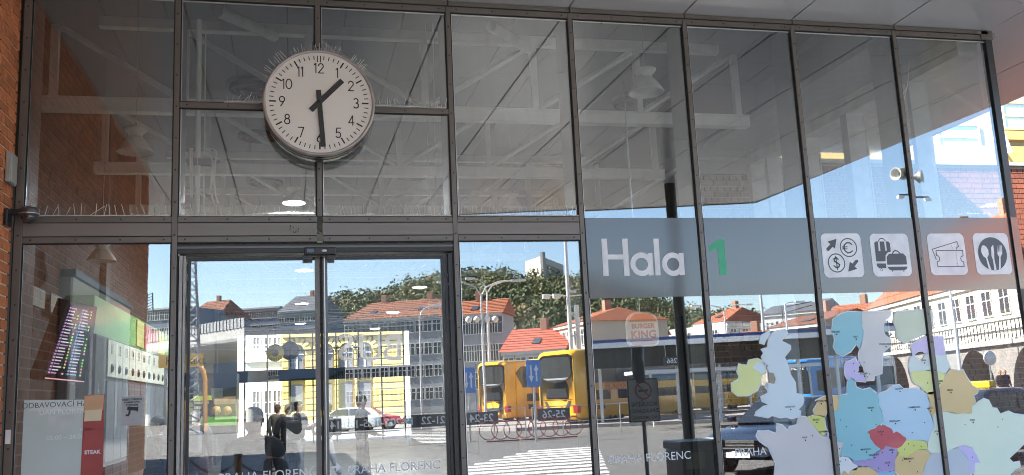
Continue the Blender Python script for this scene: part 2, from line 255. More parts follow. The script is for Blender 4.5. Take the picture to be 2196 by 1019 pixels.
PIC = {
  'sq1': [(4.261,2.906),(4.312,2.949),(4.592,2.947),(4.635,2.904),(4.634,2.627),(4.581,2.582),(4.308,2.579),(4.261,2.627)],
  'sq2': [(4.722,2.898),(4.773,2.943),(5.043,2.945),(5.09,2.901),(5.092,2.625),(5.04,2.58),(4.761,2.582),(4.721,2.625)],
  'sq3': [(5.283,2.9),(5.331,2.944),(5.593,2.944),(5.643,2.898),(5.644,2.627),(5.593,2.587),(5.321,2.583),(5.278,2.63)],
  'sq4': [(5.736,2.897),(5.785,2.943),(6.042,2.944),(6.093,2.9),(6.095,2.626),(6.041,2.581),(5.778,2.582),(5.734,2.631)],
  'arrow1': [(4.407,2.903),(4.321,2.881),(4.345,2.858),(4.303,2.823),(4.304,2.806),(4.323,2.8),(4.363,2.836),(4.383,2.82)],
  'arrow2': [(4.485,2.626),(4.572,2.648),(4.549,2.669),(4.59,2.71),(4.584,2.725),(4.567,2.725),(4.533,2.693),(4.509,2.708)],
  'euro_ring': [(4.511,2.829),(4.591,2.828),(4.521,2.91),(4.429,2.832)],
  'dollar_ring': [(4.384,2.7),(4.465,2.699),(4.393,2.78),(4.303,2.703)],
  'euro': [(4.547,2.854),(4.526,2.869),(4.498,2.869),(4.473,2.849),(4.468,2.824),(4.476,2.802),(4.499,2.784),(4.522,2.786),(4.546,2.801)],
  'eb1': [(4.452,2.834),(4.5,2.835)],
  'eb2': [(4.453,2.817),(4.498,2.818)],
  'dollar': [(4.403,2.73),(4.386,2.745),(4.365,2.735),(4.366,2.715),(4.389,2.702),(4.412,2.685),(4.401,2.665),(4.376,2.663),(4.356,2.678)],
  'dbar': [(4.382,2.757),(4.387,2.643)],
  'case1': [(4.76,2.868),(4.779,2.879),(4.796,2.879),(4.794,2.796),(4.811,2.796),(4.813,2.878),(4.856,2.878),(4.857,2.798),(4.873,2.798),(4.873,2.878),(4.896,2.878),(4.91,2.861),(4.909,2.79),(4.878,2.783),(4.855,2.76),(4.848,2.709),(4.76,2.709)],
  'case1b': [(4.761,2.691),(4.849,2.69),(4.848,2.65),(4.781,2.651),(4.763,2.668)],
  'handle1': [(4.802,2.88),(4.813,2.899),(4.834,2.905),(4.856,2.899),(4.868,2.881)],
  'wheel': [(4.802,2.637),(4.815,2.637),(4.803,2.648),(4.789,2.637)],
  'case2': [(4.863,2.745),(4.888,2.772),(5.026,2.774),(5.051,2.748),(5.052,2.679),(4.861,2.679)],
  'case2b': [(4.862,2.661),(5.054,2.661),(5.043,2.64),(5.018,2.63),(4.892,2.63),(4.871,2.642)],
  'handle2': [(4.921,2.772),(4.936,2.792),(4.957,2.8),(4.979,2.792),(4.997,2.771)],
  'foot1': [(4.906,2.63),(4.905,2.62)],
  'foot2': [(5.014,2.63),(5.013,2.62)],
  'tick1': [(5.343,2.719),(5.315,2.807),(5.57,2.872),(5.582,2.83),(5.562,2.82),(5.557,2.805)],
  'tick2': [(5.351,2.795),(5.617,2.795),(5.614,2.747),(5.595,2.742),(5.586,2.724),(5.593,2.703),(5.612,2.695),(5.612,2.655),(5.35,2.656),(5.35,2.698),(5.371,2.706),(5.378,2.729),(5.371,2.747),(5.351,2.752),(5.351,2.795)],
  'perf1': [(5.509,2.842),(5.522,2.808)],
  'perf2': [(5.547,2.776),(5.548,2.665)],
  'plate': [(5.915,2.762),(6.061,2.761),(5.938,2.908),(5.77,2.766)],
  'spoon': [(5.804,2.808),(5.817,2.834),(5.836,2.839),(5.858,2.826),(5.875,2.797),(5.874,2.755),(5.855,2.729),(5.869,2.661),(5.881,2.622),(5.857,2.625),(5.852,2.651),(5.842,2.724),(5.815,2.742),(5.802,2.776)],
  'knife': [(5.908,2.817),(5.924,2.838),(5.933,2.836),(5.932,2.775),(5.925,2.712),(5.932,2.639),(5.932,2.621),(5.907,2.619),(5.911,2.65),(5.909,2.707),(5.9,2.744)],
  'fork': [(5.979,2.838),(5.977,2.78),(5.982,2.78),(5.991,2.838),(5.995,2.838),(5.989,2.78),(5.994,2.78),(6.003,2.838),(6.007,2.838),(6.002,2.78),(6.007,2.78),(6.015,2.837),(6.02,2.832),(6.014,2.764),(5.991,2.733),(5.978,2.636),(5.96,2.623),(5.961,2.649),(5.977,2.733),(5.963,2.759)],
}
HALA = {
  'H1': [(2.344,2.917),(2.39,2.917),(2.387,2.623),(2.341,2.623)],
  'H2': [(2.515,2.916),(2.561,2.917),(2.559,2.622),(2.514,2.621)],
  'Hb': [(2.383,2.791),(2.518,2.791),(2.517,2.751),(2.382,2.752)],
  'a1c': [(2.665,2.711),(2.767,2.709),(2.669,2.803),(2.569,2.712),(2.613,2.711)],
  'a1s': [(2.72,2.799),(2.761,2.8),(2.759,2.622),(2.717,2.62)],
  'l': [(2.777,2.915),(2.823,2.914),(2.818,2.621),(2.774,2.62)],
  'a2c': [(2.93,2.708),(3.034,2.707),(2.933,2.8),(2.833,2.709),(2.878,2.709)],
  'a2s': [(2.984,2.798),(3.025,2.799),(3.024,2.621),(2.981,2.619)],
  'one': [(3.347,2.909),(3.387,2.911),(3.389,2.618),(3.325,2.618),(3.324,2.831),(3.255,2.8),(3.247,2.853)],
}
# ================================================================ ground
def ground_mat():
    m = bpy.data.materials.new('cobbled square'); m.use_nodes = True; N = m.node_tree.nodes; L = m.node_tree.links; p = N['Principled BSDF']
    tc = N.new('ShaderNodeTexCoord'); v = N.new('ShaderNodeTexVoronoi'); v.inputs['Scale'].default_value = 4.2; v.inputs['Randomness'].default_value = .55
    v2 = N.new('ShaderNodeTexVoronoi'); v2.feature = 'DISTANCE_TO_EDGE'; v2.inputs['Scale'].default_value = 4.2; v2.inputs['Randomness'].default_value = .55
    nz = N.new('ShaderNodeTexNoise'); nz.inputs['Scale'].default_value = .9; nz.inputs['Detail'].default_value = 9
    for q in (v, v2, nz): L.new(tc.outputs['Object'], q.inputs['Vector'])
    cr = N.new('ShaderNodeValToRGB'); cr.color_ramp.elements[0].color = (.075, .072, .066, 1); cr.color_ramp.elements[1].color = (.29, .275, .25, 1); L.new(v.outputs['Color'], cr.inputs[0])
    mx = N.new('ShaderNodeMix'); mx.data_type = 'RGBA'; mx.blend_type = 'MULTIPLY'; mx.inputs[0].default_value = .6; L.new(cr.outputs[0], mx.inputs[6]); L.new(nz.outputs[0], mx.inputs[7])
    mr = N.new('ShaderNodeMapRange'); mr.inputs['From Max'].default_value = .06; L.new(v2.outputs['Distance'], mr.inputs[0])
    m2 = N.new('ShaderNodeMix'); m2.data_type = 'RGBA'; m2.inputs[6].default_value = (.055, .05, .045, 1); L.new(mr.outputs[0], m2.inputs[0]); L.new(mx.outputs[2], m2.inputs[7])
    L.new(m2.outputs[2], p.inputs['Base Color']); p.inputs['Roughness'].default_value = .8
    b = N.new('ShaderNodeBump'); b.inputs['Strength'].default_value = .6; b.inputs['Distance'].default_value = .02; L.new(mr.outputs[0], b.inputs['Height']); L.new(b.outputs[0], p.inputs['Normal'])
    return m
ASPH = mat('grey asphalt', (.105, .10, .095), .85, 0, .2, 3, .3, 90)
g = MB(); g.poly([(-900,-1200,0),(900,-1200,0),(900,900,0),(-900,900,0)]); struct('ground', g, ground_mat())
PAVE = mat('light paving', (.50, .48, .45), .8, 0, .1, 2, .15, 60)
g = MB(); g.poly([(-2.3,-9,.004),(9,-9,.004),(9,-.06,.004),(-2.3,-.06,.004)]); struct('pavement', g, PAVE)
g = MB(); g.poly([(2.6,-10.9,.004),(3.6,-14,.004),(7.5,-36,.004),(11,-36,.004),(16,-24.3,.004),(70,-22,.004),(70,-4,.004)]); struct('road', g, ASPH)

# ================================================================ left brick wing (runs out towards the square)
CRS = .075
def brick_rows(x0, x1, z0, z1, stretch, head):
    """yields (row, a, b, z) for English bond"""
    n = int((z1-z0)/CRS); 
    for k in range(n):
        z = z0+k*CRS; L_ = head if k % 2 else stretch; a = x0-(head*.5 if k % 2 else 0)
        while a < x1:
            b = a+L_; aa, bb = max(a, x0), min(b-.011, x1)
            if bb-aa > .02: yield k, aa, bb, z
            a = b
WX = -1.86; WEND = -6.0; WTOP = 4.93
wing = thing('brick_wall', 'red brick side wall with pale joints at the left end of the glass front', 'brick wall', (WX, 0, 0))
m = MB(); m.box((-14, WEND+.006, 0), (WX-.008, -.02, 5.9)); part('wall_core', m, MORTAR, wing)
small = MB(); cache = {}; cnt = 0
for k, a, b, z in brick_rows(0, -WEND, 0, WTOP-.02, .19, .095):
    # a,b run outwards from the facade
    if b > 5.995: b = 5.995
    d = random.uniform(-.0015, .002)
    if z > 1.1 and a < .62 and cnt < 290:
        key = (round(b-a, 3)); me = cache.get(key)
        if me is None:
            q = MB(); q.box((-.012, -(b-a)+.003, 0), (0, 0, CRS-.014)); me = cache[key] = q.mesh('brick', BRICK)
        o = link('brick', me, wing); o.location = (d, -a-.004, z); cnt += 1
    else: small.box((WX-.012, -a-.004, z), (WX+d, -b-.004, z+CRS-.014))
o = part('brickwork', small, BRICK, wing); o['kind'] = 'stuff'
# far end face of the wing: bricks too, seen only from the square
m = MB()
for k, a, b, z in brick_rows(0, 12, 0, 5.7, .19, .095): m.box((WX-.01-a, WEND-.004, z), (WX-.01-b, WEND+.01, z+CRS-.011))
o = part('end_brickwork', m, BRICK, wing); o['kind'] = 'stuff'
# small things on the left wall
t = thing('wall_box', 'small grey metal box on the left brick wall above the camera', 'wall box', (WX, -.14, 3.25))
m = MB(); m.bbox((WX+.004, -.215, 3.29), (WX+.035, -.06, 3.50), .006); part('casing', m, mat('grey enamel', (.33, .32, .30), .5), t)
m = MB(); m.box((WX+.035, -.205, 3.30), (WX+.039, -.07, 3.49)); part('cover', m, mat('grey cover', (.38, .37, .35), .45), t)
t = thing('security_camera', 'black dome security camera on a bracket at the left corner of the glass front', 'security camera', (WX, -.10, 3.05))
m = MB(); m.bbox((WX+.004, -.20, 3.00), (WX+.03, -.10, 3.115), .008); m.bbox((WX+.02, -.175, 3.075), (WX+.12, -.125, 3.115), .01); part('bracket', m, BLACK, t)
m = MB(); M_ = Matrix.Translation((WX+.145, -.15, 3.075)); m.lathe([(.001,.05),(.055,.05),(.062,.04),(.062,-.005),(.05,-.01),(.001,-.01)], 20, 0, M_); part('housing', m, mat('charcoal plastic', (.05,.05,.052), .35), t)
m = MB(); m.lathe([(.05,-.01),(.047,-.03),(.035,-.048),(.015,-.057),(.001,-.058)], 20, 0, M_); part('dome', m, mat('smoked dome', (.03,.03,.035), .06, 0, .0, coat=1), t)
m = MB(); m.lathe([(.0625,.012),(.0635,.012),(.0635,.004),(.0625,.004)], 20, 0, M_); part('trim_ring', m, STEEL, t)

# ================================================================ glass front
X0 = -1.8118
MX = [X0+i for i in range(8)]+[6.168]
ZT, ZR, ZF = 4.73, 4.775, 4.815
ZA, ZA2, ZB2, ZB = 3.093, 3.051, 2.949, 2.907
ZM = 3.915
fac = thing('glass_front', 'bronze framed glass front of the station hall with sliding doors', 'glass front', (X0, 0, 0))
CAPY, GY = -.022, -.012
def vbar(i, z0, z1, w=.036, fin=True):
    x = MX[i]
    m = MB(); m.bbox((x-w/2, CAPY, z0), (x+w/2, 0.0, z1), .003)
    o = part('mullion', m, BRONZE, fac)
    m = MB(); m.box((x-w/2-.009, GY, z0), (x+w/2+.009, -.0005, z1)); w_ = wloc(fac); m.v = [(a-w_.x, b-w_.y, c-w_.z) for a, b, c in m.v]; link('gasket', m.mesh('gasket', GASKET), o)
    m = MB(); z = z0+.12
    while z < z1-.05: m.lathe([(.0001,0),(.0065,0),(.0065,.002),(.004,.003),(.0001,.003)], 8, 0, Matrix.Translation((x-w_.x, CAPY-.0005-w_.y, z-w_.z)) @ Matrix.Rotation(pi/2, 4, 'X'), False); z += .235
    s = link('screw_row', m.mesh('screw_row', mat('dark screw head', (.02,.02,.02), .4)), o); s['kind'] = 'stuff'
    if fin:
        m = MB(); m.box((x-.03, .026, z0), (x+.03, .30, z1)); part('mullion_fin', m, mat('fin grey', (.20,.205,.205), .5), fac)
def hbar(x0, x1, z0, z1, name='rail', screws=True, m_=BRONZE):
    m = MB(); m.bbox((x0, CAPY+.003, z0), (x1, -.0005, z1), .003); o = part(name, m, m_, fac); w_ = wloc(fac)
    m = MB(); m.box((x0, GY+.002, z0-.008), (x1, -.001, z1+.008)); m.v = [(a-w_.x, b-w_.y, c-w_.z) for a, b, c in m.v]; link('gasket', m.mesh('gasket', GASKET), o)
    if screws:
        m = MB(); n = max(2, int((x1-x0)/.22))
        for k in range(n): 
            m.lathe([(.0001,0),(.0065,0),(.0065,.002),(.004,.003),(.0001,.003)], 8, 0, Matrix.Translation((x0+.05+(x1-x0-.1)*k/(n-1)-w_.x, CAPY+.0025-w_.y, (z0+z1)/2-w_.z)) @ Matrix.Rotation(pi/2, 4, 'X'), False)
        s = link('screw_row', m.mesh('screw_row', mat('dark screw head', (.02,.02,.02), .4)), o); s['kind'] = 'stuff'
def pane(x0, x1, z0, z1, parent=fac, y=0.0, tilt=True):
    cx, cz = (x0+x1)/2, (z0+z1)/2; hx, hz = (x1-x0)/2, (z1-z0)/2
    m = MB(); vs = [(-hx,0,-hz),(hx,0,-hz),(hx,.02,-hz),(-hx,.02,-hz),(-hx,0,hz),(hx,0,hz),(hx,.02,hz),(-hx,.02,hz)]
    m.add(vs, [(0,1,5,4)], 0); m.add(vs, [(2,3,7,6),(0,3,2,1),(4,5,6,7),(1,2,6,5),(3,0,4,7)], 1)
    o = link('glass_pane', m.mesh('glass_pane', [GLASS, GCLEAR]), parent); w_ = wloc(parent); o.location = (cx-w_.x, y-w_.y, cz-w_.z)
    if tilt: o.rotation_euler = (radians(random.uniform(-.07, .07)), 0, radians(random.uniform(-.07, .07)))
    return o
def bead(x, z0, z1):
    m = MB(); m.box((x-.003, -.004, z0), (x+.003, .0, z1)); part('glazing_bead', m, STEEL, fac)
for i in range(9):
    if i == 2: vbar(2, ZA, ZR)
    elif i == 8: pass
    else: vbar(i, 0.02, ZR, .05 if i == 0 else .036)
# corner post on the right
m = MB(); m.box((6.14, -.02, .02), (6.205, .05, ZR+.005)); part('corner_post', m, mat('dark corner post', (.035,.04,.042), .3), fac)
m = MB(); m.bbox((6.09, -.03, ZT), (6.215, .0, ZR+.04), .006); part('corner_cap', m, BRONZE, fac)
for i in range(8):
    a, b = MX[i], (MX[i+1] if i < 7 else 6.17)
    hbar(a+.02, b-.02, ZT, ZR, 'top_rail')
    m = MB(); m.box((a+.005, -.03, ZR+.004), (b-.004, -.001, ZF)); part('flashing', m, BRONZE, fac)
    m = MB(); m.box((a+.02, -.006, ZT-.022), (b-.02, -.002, ZT-.012)); part('glazing_bead', m, STEEL, fac)
for i in range(3):
    a, b = MX[i]+(.027 if i == 0 else .02), MX[i+1]-.02
    hbar(a, b, ZA2, ZA, 'rail', True); hbar(a, b, ZB, ZB2, 'rail', True)
    m = MB(); m.box((a, -.016, ZB2+.006), (b, .02, ZA2-.006)); part('panel', m, BRONZE2, fac)
a, b = MX[3]+.02, MX[4]-.02
hbar(a, b, ZA2, ZA); hbar(a, b, ZB, ZB2); m = MB(); m.box((a, -.016, ZB2+.006), (b, .02, ZA2-.006)); part('panel', m, BRONZE2, fac)
for i in (1, 2): hbar(MX[i]+.02, MX[i+1]-.02, ZM-.021, ZM+.021)
# intercom holes in the panel above the door
m = MB()
for k in range(14):
    w = random.uniform(0, 6.28); r = .04*sqrt(random.random()); m.lathe([(.0001,0),(.004,0),(.004,.001),(.0001,.001)], 6, 0, Matrix.Translation((.005+r*cos(w), -.0175, 3.0+r*sin(w))) @ Matrix.Rotation(pi/2, 4, 'X'), False)
o = part('speaker_holes', m, GASKET, fac); o['kind'] = 'stuff'
e = .018
pane(MX[0]+e, MX[1]-e, ZA, ZT); pane(MX[0]+e, MX[1]-e, .08, ZB)
for i in (1, 2): pane(MX[i]+e, MX[i+1]-e, ZA, ZM); pane(MX[i]+e, MX[i+1]-e, ZM, ZT)
pane(MX[3]+e, MX[4]-e, ZA, ZT); pane(MX[3]+e, MX[4]-e, .08, ZB)
for i in (4, 5, 6): pane(MX[i]+e, MX[i+1]-e, .08, ZT)
pane(MX[7]+e, 6.142, .08, ZT)
for i in range(0, 8): bead(MX[i]+(.032 if i == 0 else .03), .08, ZT)
# sliding doors
DH = 2.815
m = MB(); m.bbox((MX[1]+.02, -.012, DH+.012), (MX[3]-.02, .12, ZB-.01), .006); part('door_header', m, BLACK, fac)
m = MB(); m.box((MX[1]+.02, -.02, ZB-.045), (MX[3]-.02, -.012, ZB-.03)); part('header_strip', m, BRONZE, fac)
m = MB(); m.box((MX[1]+.02, -.004, .03), (MX[1]+.055, .10, DH)); m.box((MX[1]+.06, .01, .03), (MX[1]+.075, .10, DH)); part('door_jamb', m, mat('pale jamb', (.33,.32,.30), .4, .5), fac)
m = MB(); m.box((MX[3]-.06, .0, .03), (MX[3]-.02, .10, DH)); m.box((MX[3]-.085, .03, .03), (MX[3]-.065, .10, DH)); part('door_jamb', m, BLACK, fac)
for sx, a, b in ((0, MX[1]+.085, .184), (1, .206, MX[3]-.09)):
    d = link('sliding_door', None, fac); d.location = (a-X0, .05, 0)
    m = MB(); m.box((a, .035, .03), (a+.022 if sx == 0 else a+.034, .075, DH-.01)); part('door_stile', m, BRONZE if sx else BLACK, d)
    m = MB(); m.box((b-.034 if sx == 0 else b-.022, .035, .03), (b, .075, DH-.01)); part('door_stile', m, BRONZE if not sx else BLACK, d)
    m = MB(); m.box((a+.022, .04, DH-.035), (b-.022, .07, DH-.01)); part('door_rail', m, BLACK, d)
    m = MB(); m.box((a+.022, .04, .03), (b-.022, .07, .12)); part('door_rail', m, BRONZE, d)
    pane(a+.02, b-.02, .12, DH-.03, d, .045)
m = MB(); m.box((.186, .03, .03), (.204, .07, DH-.01)); part('door_seal', m, GASKET, fac)
t = thing('door_sensor', 'black motion sensor box above the joint of the sliding doors', 'sensor', (.19, -.02, 2.8))
m = MB(); m.bbox((.075, -.09, 2.80), (.30, -.02, 2.855), .008); part('housing', m, BLACK, t)
m = MB(); m.bbox((.09, -.094, 2.812), (.145, -.088, 2.845), .003); part('lens', m, mat('dark lens', (.01,.012,.014), .12), t)
m = MB(); m.box((.065, -.07, 2.775), (.135, -.02, 2.797)); part('base_block', m, BLACK, t); m = MB(); m.box((.235, -.07, 2.775), (.295, -.02, 2.797)); part('base_block', m, BLACK, t)
m = MB(); m.lathe([(.0001,0),(.02,0),(.018,.003),(.0001,.004)], 16, 0, Matrix.Translation((.215, -.0905, 2.828)) @ Matrix.Rotation(pi/2, 4, 'X') @ Matrix.Diagonal((1,.45,1,1))); part('badge', m, WHITE, t)

# ================================================================ canopy over the pavement
def sofz(y): return 4.82+.02*max(0, -y)
def yj(k, x): return -(1.75+3.0*k)+.28*(x-1.85)     # skew joints
def yedge(x): return -(8.85)+.28*(x-5.1)*0.95
can = thing('canopy', 'grey metal panelled canopy roof projecting over the pavement', 'canopy', (0, 0, 4.82))
PANEL = mat('grey metal soffit panel', (.64, .64, .63), .22, .08, .05, .7, .015, 3)
EDGEX = 8.1
xs = [-6.0, -5, -4, -3, -1.86]+[X0+i for i in range(1, 10)]+[EDGEX]
for i in range(len(xs)-1):
    a, b = xs[i]+.008, xs[i+1]-.008
    def strip(ya0, yb0, ya1, yb1):
        m = MB(); q = [(a, ya0), (b, yb0), (b, yb1), (a, ya1)]
        m.add([(x, y, sofz(y)) for x, y in q]+[(x, y, sofz(y)+.03) for x, y in q], [(0,1,2,3),(7,6,5,4),(0,4,5,1),(1,5,6,2),(2,6,7,3),(3,7,4,0)])
        part('soffit_panel', m, PANEL, can)
    for k in range(-3, 6):
        y0a, y0b = yj(k-1, a)-.005, yj(k-1, b)-.005; y1a, y1b = yj(k, a)+.005, yj(k, b)+.005
        lim = -6.06 if xs[i] < -1.9 else -.002 if xs[i] < 6.1 else 4.15
        y0a, y0b = min(y0a, lim), min(y0b, lim); y1a, y1b = max(y1a, yedge(a)), max(y1b, yedge(b))
        if y0a-y1a > .02 and y0b-y1b > .005: strip(y0a, y0b, min(y1a, lim), min(y1b, lim))
m = MB(); OUT = [(-1.9,0.0),(-1.9,-6.06),(-6.0,-6.06),(-6.0,yedge(-6.0)),(EDGEX+.02,yedge(EDGEX)),(EDGEX+.02,4.15),(6.3,4.15),(6.3,0.0)]
m.prism(OUT, .14, 0, Matrix.Translation((0,0,5.06))); part('roof_slab', m, mat('dark void', (.015,.015,.016), .9), can)
m = MB(); m.prism([(-14,-.05),(6.25,-.05),(6.25,36.4),(-14,36.4)], .3, 0, Matrix.Translation((0,0,5.95))); struct('hall_roof', m, mat('dark roof felt', (.08,.08,.085), .9))
m = MB()
def fas(p, q, w=.04): 
    d = (Vector(q)-Vector(p)).normalized(); n = Vector((d.y,-d.x))*w
    m.add([(p[0],p[1],sofz(p[1])-.012),(q[0],q[1],sofz(q[1])-.012),(q[0]+n.x,q[1]+n.y,sofz(q[1])-.012),(p[0]+n.x,p[1]+n.y,sofz(p[1])-.012),(p[0],p[1],5.25),(q[0],q[1],5.25),(q[0]+n.x,q[1]+n.y,5.25),(p[0]+n.x,p[1]+n.y,5.25)], [(0,1,2,3),(7,6,5,4),(0,4,5,1),(1,5,6,2),(2,6,7,3),(3,7,4,0)])
fas((-6.0, yedge(-6.0)), (EDGEX, yedge(EDGEX))); fas((EDGEX, yedge(EDGEX)), (EDGEX, 4.15)); part('fascia', m, mat('charcoal fascia', (.05,.05,.052), .45), can)
m = MB(); m.tube([(5.85,-6.55,0),(5.85,-6.55,4.95)], 0.088, 20); m.bbox((5.6,-6.8,0),(6.1,-6.3,.03),.005)
solo('canopy_column', m, mat('black painted steel', (.012,.012,.013), .4), 'round black steel column holding up the canopy edge', 'column', loc=(5.85,-6.55,0))

# ================================================================ hall behind the glass
HX0, HX1, HY1 = -2.45, 5.2, 36.0
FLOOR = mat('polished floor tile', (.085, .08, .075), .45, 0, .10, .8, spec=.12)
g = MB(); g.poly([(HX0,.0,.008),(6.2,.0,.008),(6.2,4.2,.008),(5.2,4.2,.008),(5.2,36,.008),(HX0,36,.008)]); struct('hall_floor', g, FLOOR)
ceil = link('hall_ceiling', None, None, kind='structure'); ceil.location = (0, 0, 5.75)
DECK = mat('grey ceiling sheet', (.25, .26, .275), .55, .1, .06, 1.2)
x = HX0; k = 0
while x < HX1+1:
    m = MB(); m.box((x+.006, .06, 5.75), (min(x+.6, 6.2)-.006, 36, 5.78+.004*(k % 2))); part('ceiling_sheet', m, DECK, ceil); x += .6; k += 1
m = MB(); m.box((HX0-.2,.04,4.78),(6.3,.06,5.9)); struct('bulkhead', m, DECK)
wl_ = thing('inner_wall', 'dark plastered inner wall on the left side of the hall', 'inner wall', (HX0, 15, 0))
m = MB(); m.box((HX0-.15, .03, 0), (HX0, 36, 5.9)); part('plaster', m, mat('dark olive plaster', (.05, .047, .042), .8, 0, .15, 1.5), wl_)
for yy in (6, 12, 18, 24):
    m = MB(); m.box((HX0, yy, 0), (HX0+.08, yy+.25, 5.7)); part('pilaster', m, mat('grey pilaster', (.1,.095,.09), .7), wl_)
# right inner wall with shop fronts
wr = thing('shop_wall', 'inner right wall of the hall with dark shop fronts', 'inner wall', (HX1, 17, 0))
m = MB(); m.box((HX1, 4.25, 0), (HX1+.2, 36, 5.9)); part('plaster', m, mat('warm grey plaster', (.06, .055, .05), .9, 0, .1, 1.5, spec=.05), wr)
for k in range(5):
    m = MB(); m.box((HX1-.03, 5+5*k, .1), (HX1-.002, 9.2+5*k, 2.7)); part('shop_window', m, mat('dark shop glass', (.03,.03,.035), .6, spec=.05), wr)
# trusses
def truss(y):
    t = thing('roof_truss', '', 'roof truss', (1.36, y, 4.63), 0, 'white steel trusses under the hall roof')
    c, h = 1.36, 3.71
    def P(n, m): part(n, m, WSTEEL, t)
    m = MB(); m.box((c-h, y-.06, 4.63), (c+h, y+.06, 4.76)); m.box((c-h-.001, y-.075, 4.742), (c+h+.001, y+.075, 4.763)); P('bottom_chord', m)
    m = MB(); m.box((c-h+.5, y-.05, 5.50), (c+h-.3, y+.05, 5.60)); P('top_chord', m)
    for k in range(-3, 4):
        x = c+k*1.2; m = MB(); m.box((x-.035, y-.035, 4.765), (x+.035, y+.035, 5.498)); P('post', m)
        if k != 3 or True:
            s = -1 if k < 0 else 1
            if k == 0: continue
            xa, xb = x-s*.05, x-s*1.15            # foot towards the middle, head outwards
            m = MB(); m.tube([(xb, y, 4.79), (xa, y, 5.48)], .034, 4, cap=True, smooth=False); P('brace', m)
    return t
ORD = ['nearest', 'second', 'third', 'fourth', 'fifth', 'sixth', 'seventh', 'eighth', 'ninth', 'tenth', 'eleventh', 'twelfth', 'farthest']
t0 = truss(2.5)
for k in range(13):
    t = t0 if k == 0 else copy_tree(t0)
    t.location.y = 2.5+2.5*k; t['label'] = ('white steel truss under the hall roof, %s from the glass' % ORD[k])
# ceiling diffusers
DIFB = mat('black diffuser', (.012,.012,.013), .5)
dif = None
for k, (px, py, lb) in enumerate(((545,195,'just left of the clock and level with its nine'),(555,296,'left of the clock below its eight'),(570,395,'below left of the clock'),(885,380,'lower right of the clock'),(1212,350,'beside the mullion right of the doors'),(1362,225,'under the big bell lamp'))):
    d = ray(px, py); p = Vector(EYE)+d*((5.66-EYE[2])/d.z)
    if dif is None:
        dif = thing('ceiling_diffuser', '', 'air diffuser', (0,0,0), 0, 'round black ceiling diffusers')
        q = MB(); q.lathe([(.30,.09),(.30,0),(.27,-.01),(.25,.0),(.24,.03),(.2,.03),(.19,-.005),(.15,-.01),(.13,.03),(.08,.03),(.06,-.01),(.001,-.012)], 28); part('rings', q, DIFB, dif, True)
        q = MB(); q.lathe([(.34,.09),(.34,.05),(.30,.045)], 28); part('trim', q, mat('grey trim', (.3,.3,.3), .4), dif, True); o = dif
    else: o = copy_tree(dif)
    o.location = p; o['label'] = 'round black ceiling diffuser '+lb
# bell lamps
LAMPW = mat('white enamel lamp', (.85,.85,.80), .35)
def lampmat(n, s):
    return mat(n, (.85,.92,1.0), .4, emit=s) if s else mat(n, (.7,.72,.68), .5)
def bell(x, y, z, label, lit, sc=1.0):
    t = thing('bell_lamp', label, 'pendant lamp', (x, y, z), 0, 'pendant bell lamps in the hall'); t.scale = (sc, sc, sc)
    m = MB(); m.lathe([(.165,0),(.168,.006),(.155,.03),(.12,.085),(.085,.13),(.065,.15),(.06,.15)], 28); m.lathe([(.163,.004),(.15,.03),(.115,.083),(.08,.126),(.001,.135)], 28); part('shade', m, LAMPW, t, True)
    m = MB(); m.lathe([(.06,.15),(.064,.156),(.066,.185),(.08,.19),(.105,.215),(.108,.228),(.09,.236),(.001,.238)], 24); part('gear_housing', m, LAMPW, t, True)
    m = MB(); m.tube([(0,0,.236),(0,0,.29)], .012, 8); m.tube([(0,0,.29),(0,0,max(.4,(5.7-z)/sc))], .003, 5); part('hanger', m, STEEL, t, True)
    m = MB(); m.lathe([(.001,.03),(.10,.03),(.125,.05)], 20); part('diffuser', m, lampmat('lit lamp' if lit else 'unlit lamp', 230.0 if lit else 0), t, True)
    return t
def bell_px(px, py, y, label, lit, sc=1.0):
    p = at(px, py, y); return bell(p.x, p.y, p.z, label, lit, sc)
bell_px(1386, 200, .95, 'large unlit bell lamp hanging right of the clock above the word sign', False)
bell_px(290, 327, 2.3, 'bell lamp hanging in the left bay behind the brick reflection', False)
bell_px(630, 436, 7.0, 'lit bell lamp glowing below the clock', True)
bell_px(950, 345, 4.2, 'faint bell lamp half hidden behind the mullion right of the clock', False, .9)
bell_px(1100, 447, 6.5, 'faint bell lamp low in the bay right of the doors', False)
bell_px(218, 560, 3.8, 'bell lamp low over the lockers at the left', False, .9)
for k in range(6): bell(.2+(k % 2)*2.6, 11+3*k, 4.25, 'lit bell lamp far back in the hall, %s from the doors' % ORD[k], True)
# services on the inner side of the glass
t = thing('pipe_run', 'pale standpipe and conduits behind the pane left of the clock', 'pipes', (-.69, .42, 3.0))
p0, p1 = at(428, 22, .42), at(427, 470, .42)
m = MB(); m.tube([(p0.x,.42,4.75),(p0.x,.42,2.9)], .021, 10); part('standpipe', m, WSTEEL, t)
m = MB(); m.tube([(p0.x+.045,.45,4.75),(p0.x+.045,.45,2.9)], .006, 6); part('conduit', m, WSTEEL, t)
m = MB(); m.box((-.78,.40,3.575),(-.58,.44,3.63)); part('bracket', m, mat('dark bracket', (.06,.065,.075), .5), t)
for pts in (((442,322),(455,318),(464,325),(458,380),(462,420),(476,462)),((438,328),(448,330),(456,345),(452,410),(462,450),(470,463))):
    m = MB(); m.tube([at(a,b,.40) for a,b in pts], .009, 7); part('conduit', m, WSTEEL, t)
for px in (408, 412): m = MB(); m.tube([at(px,318,.40), at(px,425,.40)], .006, 6); part('conduit', m, WSTEEL, t)
m = MB(); m.box((-.79,.385,3.24),(-.745,.415,3.28)); part('junction_box', m, mat('blue grey box', (.18,.24,.33), .5), t)
m = MB()
for px in (912, 928): m.tube([at(px,50,.35), at(px+8,465,.35)], .0035, 5)
